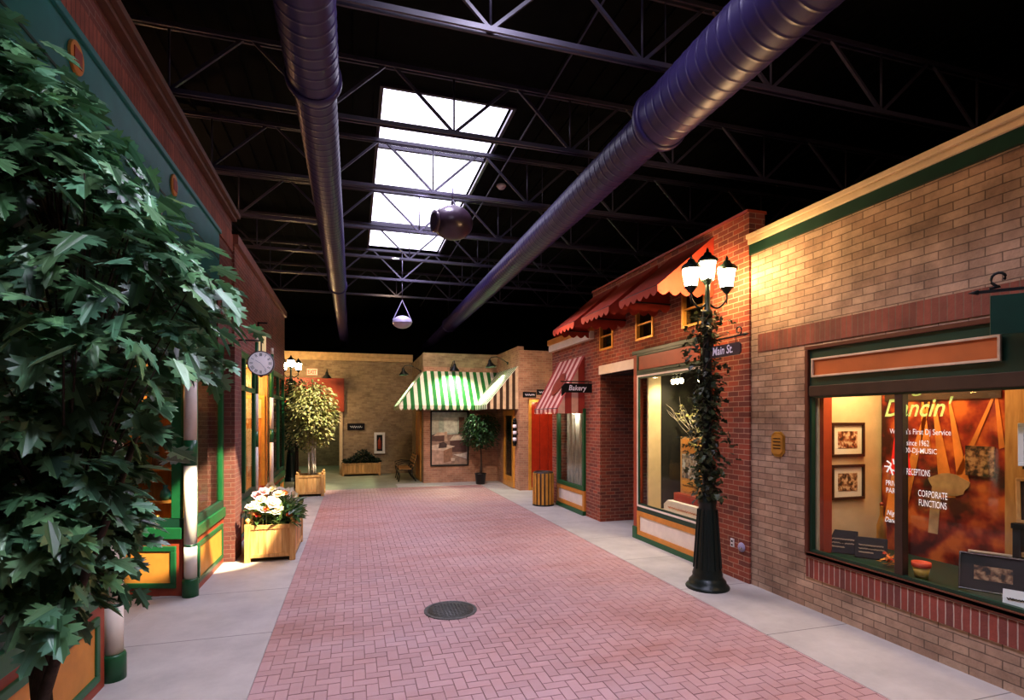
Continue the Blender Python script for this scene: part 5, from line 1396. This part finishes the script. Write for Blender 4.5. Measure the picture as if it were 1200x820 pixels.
# ------------------------------------------------------------------ lights
def light(name, kind, loc, energy, color, aim=None, size=.1, spot=None, blend=.5, sy=None):
    ld = bpy.data.lights.new(name, kind); ld.energy = energy; ld.color = color
    if kind == 'AREA':
        ld.size = size
        if sy: ld.shape = 'RECTANGLE'; ld.size_y = sy
    else: ld.shadow_soft_size = size
    if spot: ld.spot_size = math.radians(spot); ld.spot_blend = blend
    o = bpy.data.objects.new(name, ld); COL.objects.link(o); o.location = loc
    if aim is not None: o.rotation_euler = (Vector(aim)-Vector(loc)).to_track_quat('-Z', 'Y').to_euler()
    return o
for k in SK:
    n = 6
    for i in range(n):
        light('skylight_beam', 'SPOT', ((k[0]+k[1])/2, k[2]+(k[3]-k[2])*(i+.5)/n, 7.08), 450, (.79, .735, 1.0), ((k[0]+k[1])/2, k[2]+(k[3]-k[2])*(i+.5)/n, 0), .35, 124, .8)
# warm sunlight patch on the planter, pier and post
light('sun_patch', 'SPOT', (1.9, 5.2, 6.6), 15000, (1, .86, .58), (-1.86, 8.98, .72), .03, 12, .35)
light('sun_patch', 'SPOT', (1.9, 3.2, 6.6), 16000, (1, .9, .66), (-1.95, 7.5, 1.0), .03, 6, .5)
light('leaf_spot', 'SPOT', (1.6, 1.2, 6.2), 330, (.80, .95, 1.0), (-1.0, 2.9, 2.7), .08, 34, .8)
light('tree_spot', 'SPOT', (1.2, 13.0, 6.4), 3600, (1, .86, .55), (-1.1, 16.4, 2.0), .05, 26, .6)
# music window
light('window_strip', 'AREA', (5.5, 4.55, 2.88), 30, (1, .70, .36), (5.62, 4.85, .7), .5)
light('window_strip', 'AREA', (5.55, 3.9, 2.88), 12, (1, .52, .22), (5.8, 4.0, .7), .5)
light('window_strip', 'AREA', (5.5, 2.7, 2.88), 7, (1, .74, .42), (5.5, 2.9, .7), .4)
light('room_spot', 'POINT', (6.5, 2.6, 2.5), 26, (1, .72, .36), None, .1)
# lit shop window
light('shop_spot', 'SPOT', (5.3, 8.2, 3.0), 110, (1, .78, .46), (5.5, 8.3, .6), .05, 130, .7)
light('shop_spot', 'SPOT', (5.3, 7.4, 3.0), 110, (1, .78, .46), (5.6, 7.7, .9), .05, 120, .7)
light('bakery_light', 'POINT', (5.16, 12.0, 2.3), 14, (1, .92, .75), None, .1)
light('bakery_light', 'POINT', (4.7, 12.6, 2.35), 3, (1, .8, .5), None, .05)
light('door_light', 'POINT', (5.5, 14.9, 2.75), 12, (1, .66, .36), None, .08)
# left shops
light('shop_glow', 'POINT', (-3.2, 8.7, 2.9), 60, (1, .58, .22), None, .12)
light('shop_glow', 'POINT', (-3.2, 3.6, 2.9), 40, (1, .6, .28), None, .12)
light('porch_glow', 'POINT', (-2.6, 13.2, 3.1), 150, (1, .6, .24), None, .12)
light('passage_glow', 'POINT', (-2.2, 24.5, 2.4), 60, (.85, .9, .55), None, .15)
# added warm fill in place of unseen high-bay lights, no fixtures
light('warm_fill', 'SPOT', (3.0, 1.0, 6.4), 300, (1, .58, .32), (5.06, 4.2, 3.6), .15, 100, 1)
light('warm_fill', 'SPOT', (3.0, 10.6, 4.0), 150, (1, .62, .36), (5.0, 9.0, 2.6), .03, 110, 1)
light('warm_fill', 'SPOT', (1.2, 16.5, 6.0), 260, (1, .74, .46), (.6, 22, 2.4), .03, 110, 1)
light('warm_fill', 'SPOT', (2.6, 12.5, 4.6), 700, (1, .74, .50), (4.4, 17.5, 1.2), .03, 100, 1)
light('warm_fill', 'POINT', (-3.2, 10.5, 5.9), 45, (1, .5, .24), None, .03)
light('up_light', 'SPOT', (4.6, 3.6, 4.7), 50, (1, .6, .25), (3.5, 5.0, 5.6), .1, 80, 1)

# ------------------------------------------------------------------ world, camera, view
wd = bpy.data.worlds.new('world'); scn.world = wd; wd.use_nodes = True
wd.node_tree.nodes['Background'].inputs[0].default_value = (.6, .62, .75, 1); wd.node_tree.nodes['Background'].inputs[1].default_value = .3
cam = bpy.data.cameras.new('camera'); co = bpy.data.objects.new('camera', cam); COL.objects.link(co)
co.location = (0, 0, 2.2); co.rotation_euler = (PI/2, 0, -math.atan(186/630))
cam.sensor_width = 36; cam.lens = 36*630/1200; cam.shift_y = 80/1200; cam.clip_start = .05; cam.clip_end = 200
scn.camera = co
scn.view_settings.view_transform = 'Standard'; scn.view_settings.look = 'None'; scn.view_settings.exposure = 0.1; scn.view_settings.gamma = 0.9
scn.cycles.use_denoising = True; scn.cycles.max_bounces = 8; scn.cycles.transparent_max_bounces = 12
scn.cycles.sample_clamp_indirect = 4.0; scn.cycles.caustics_reflective = False; scn.cycles.caustics_refractive = False
for o in bpy.data.objects:
    if '_org' in o: del o['_org']
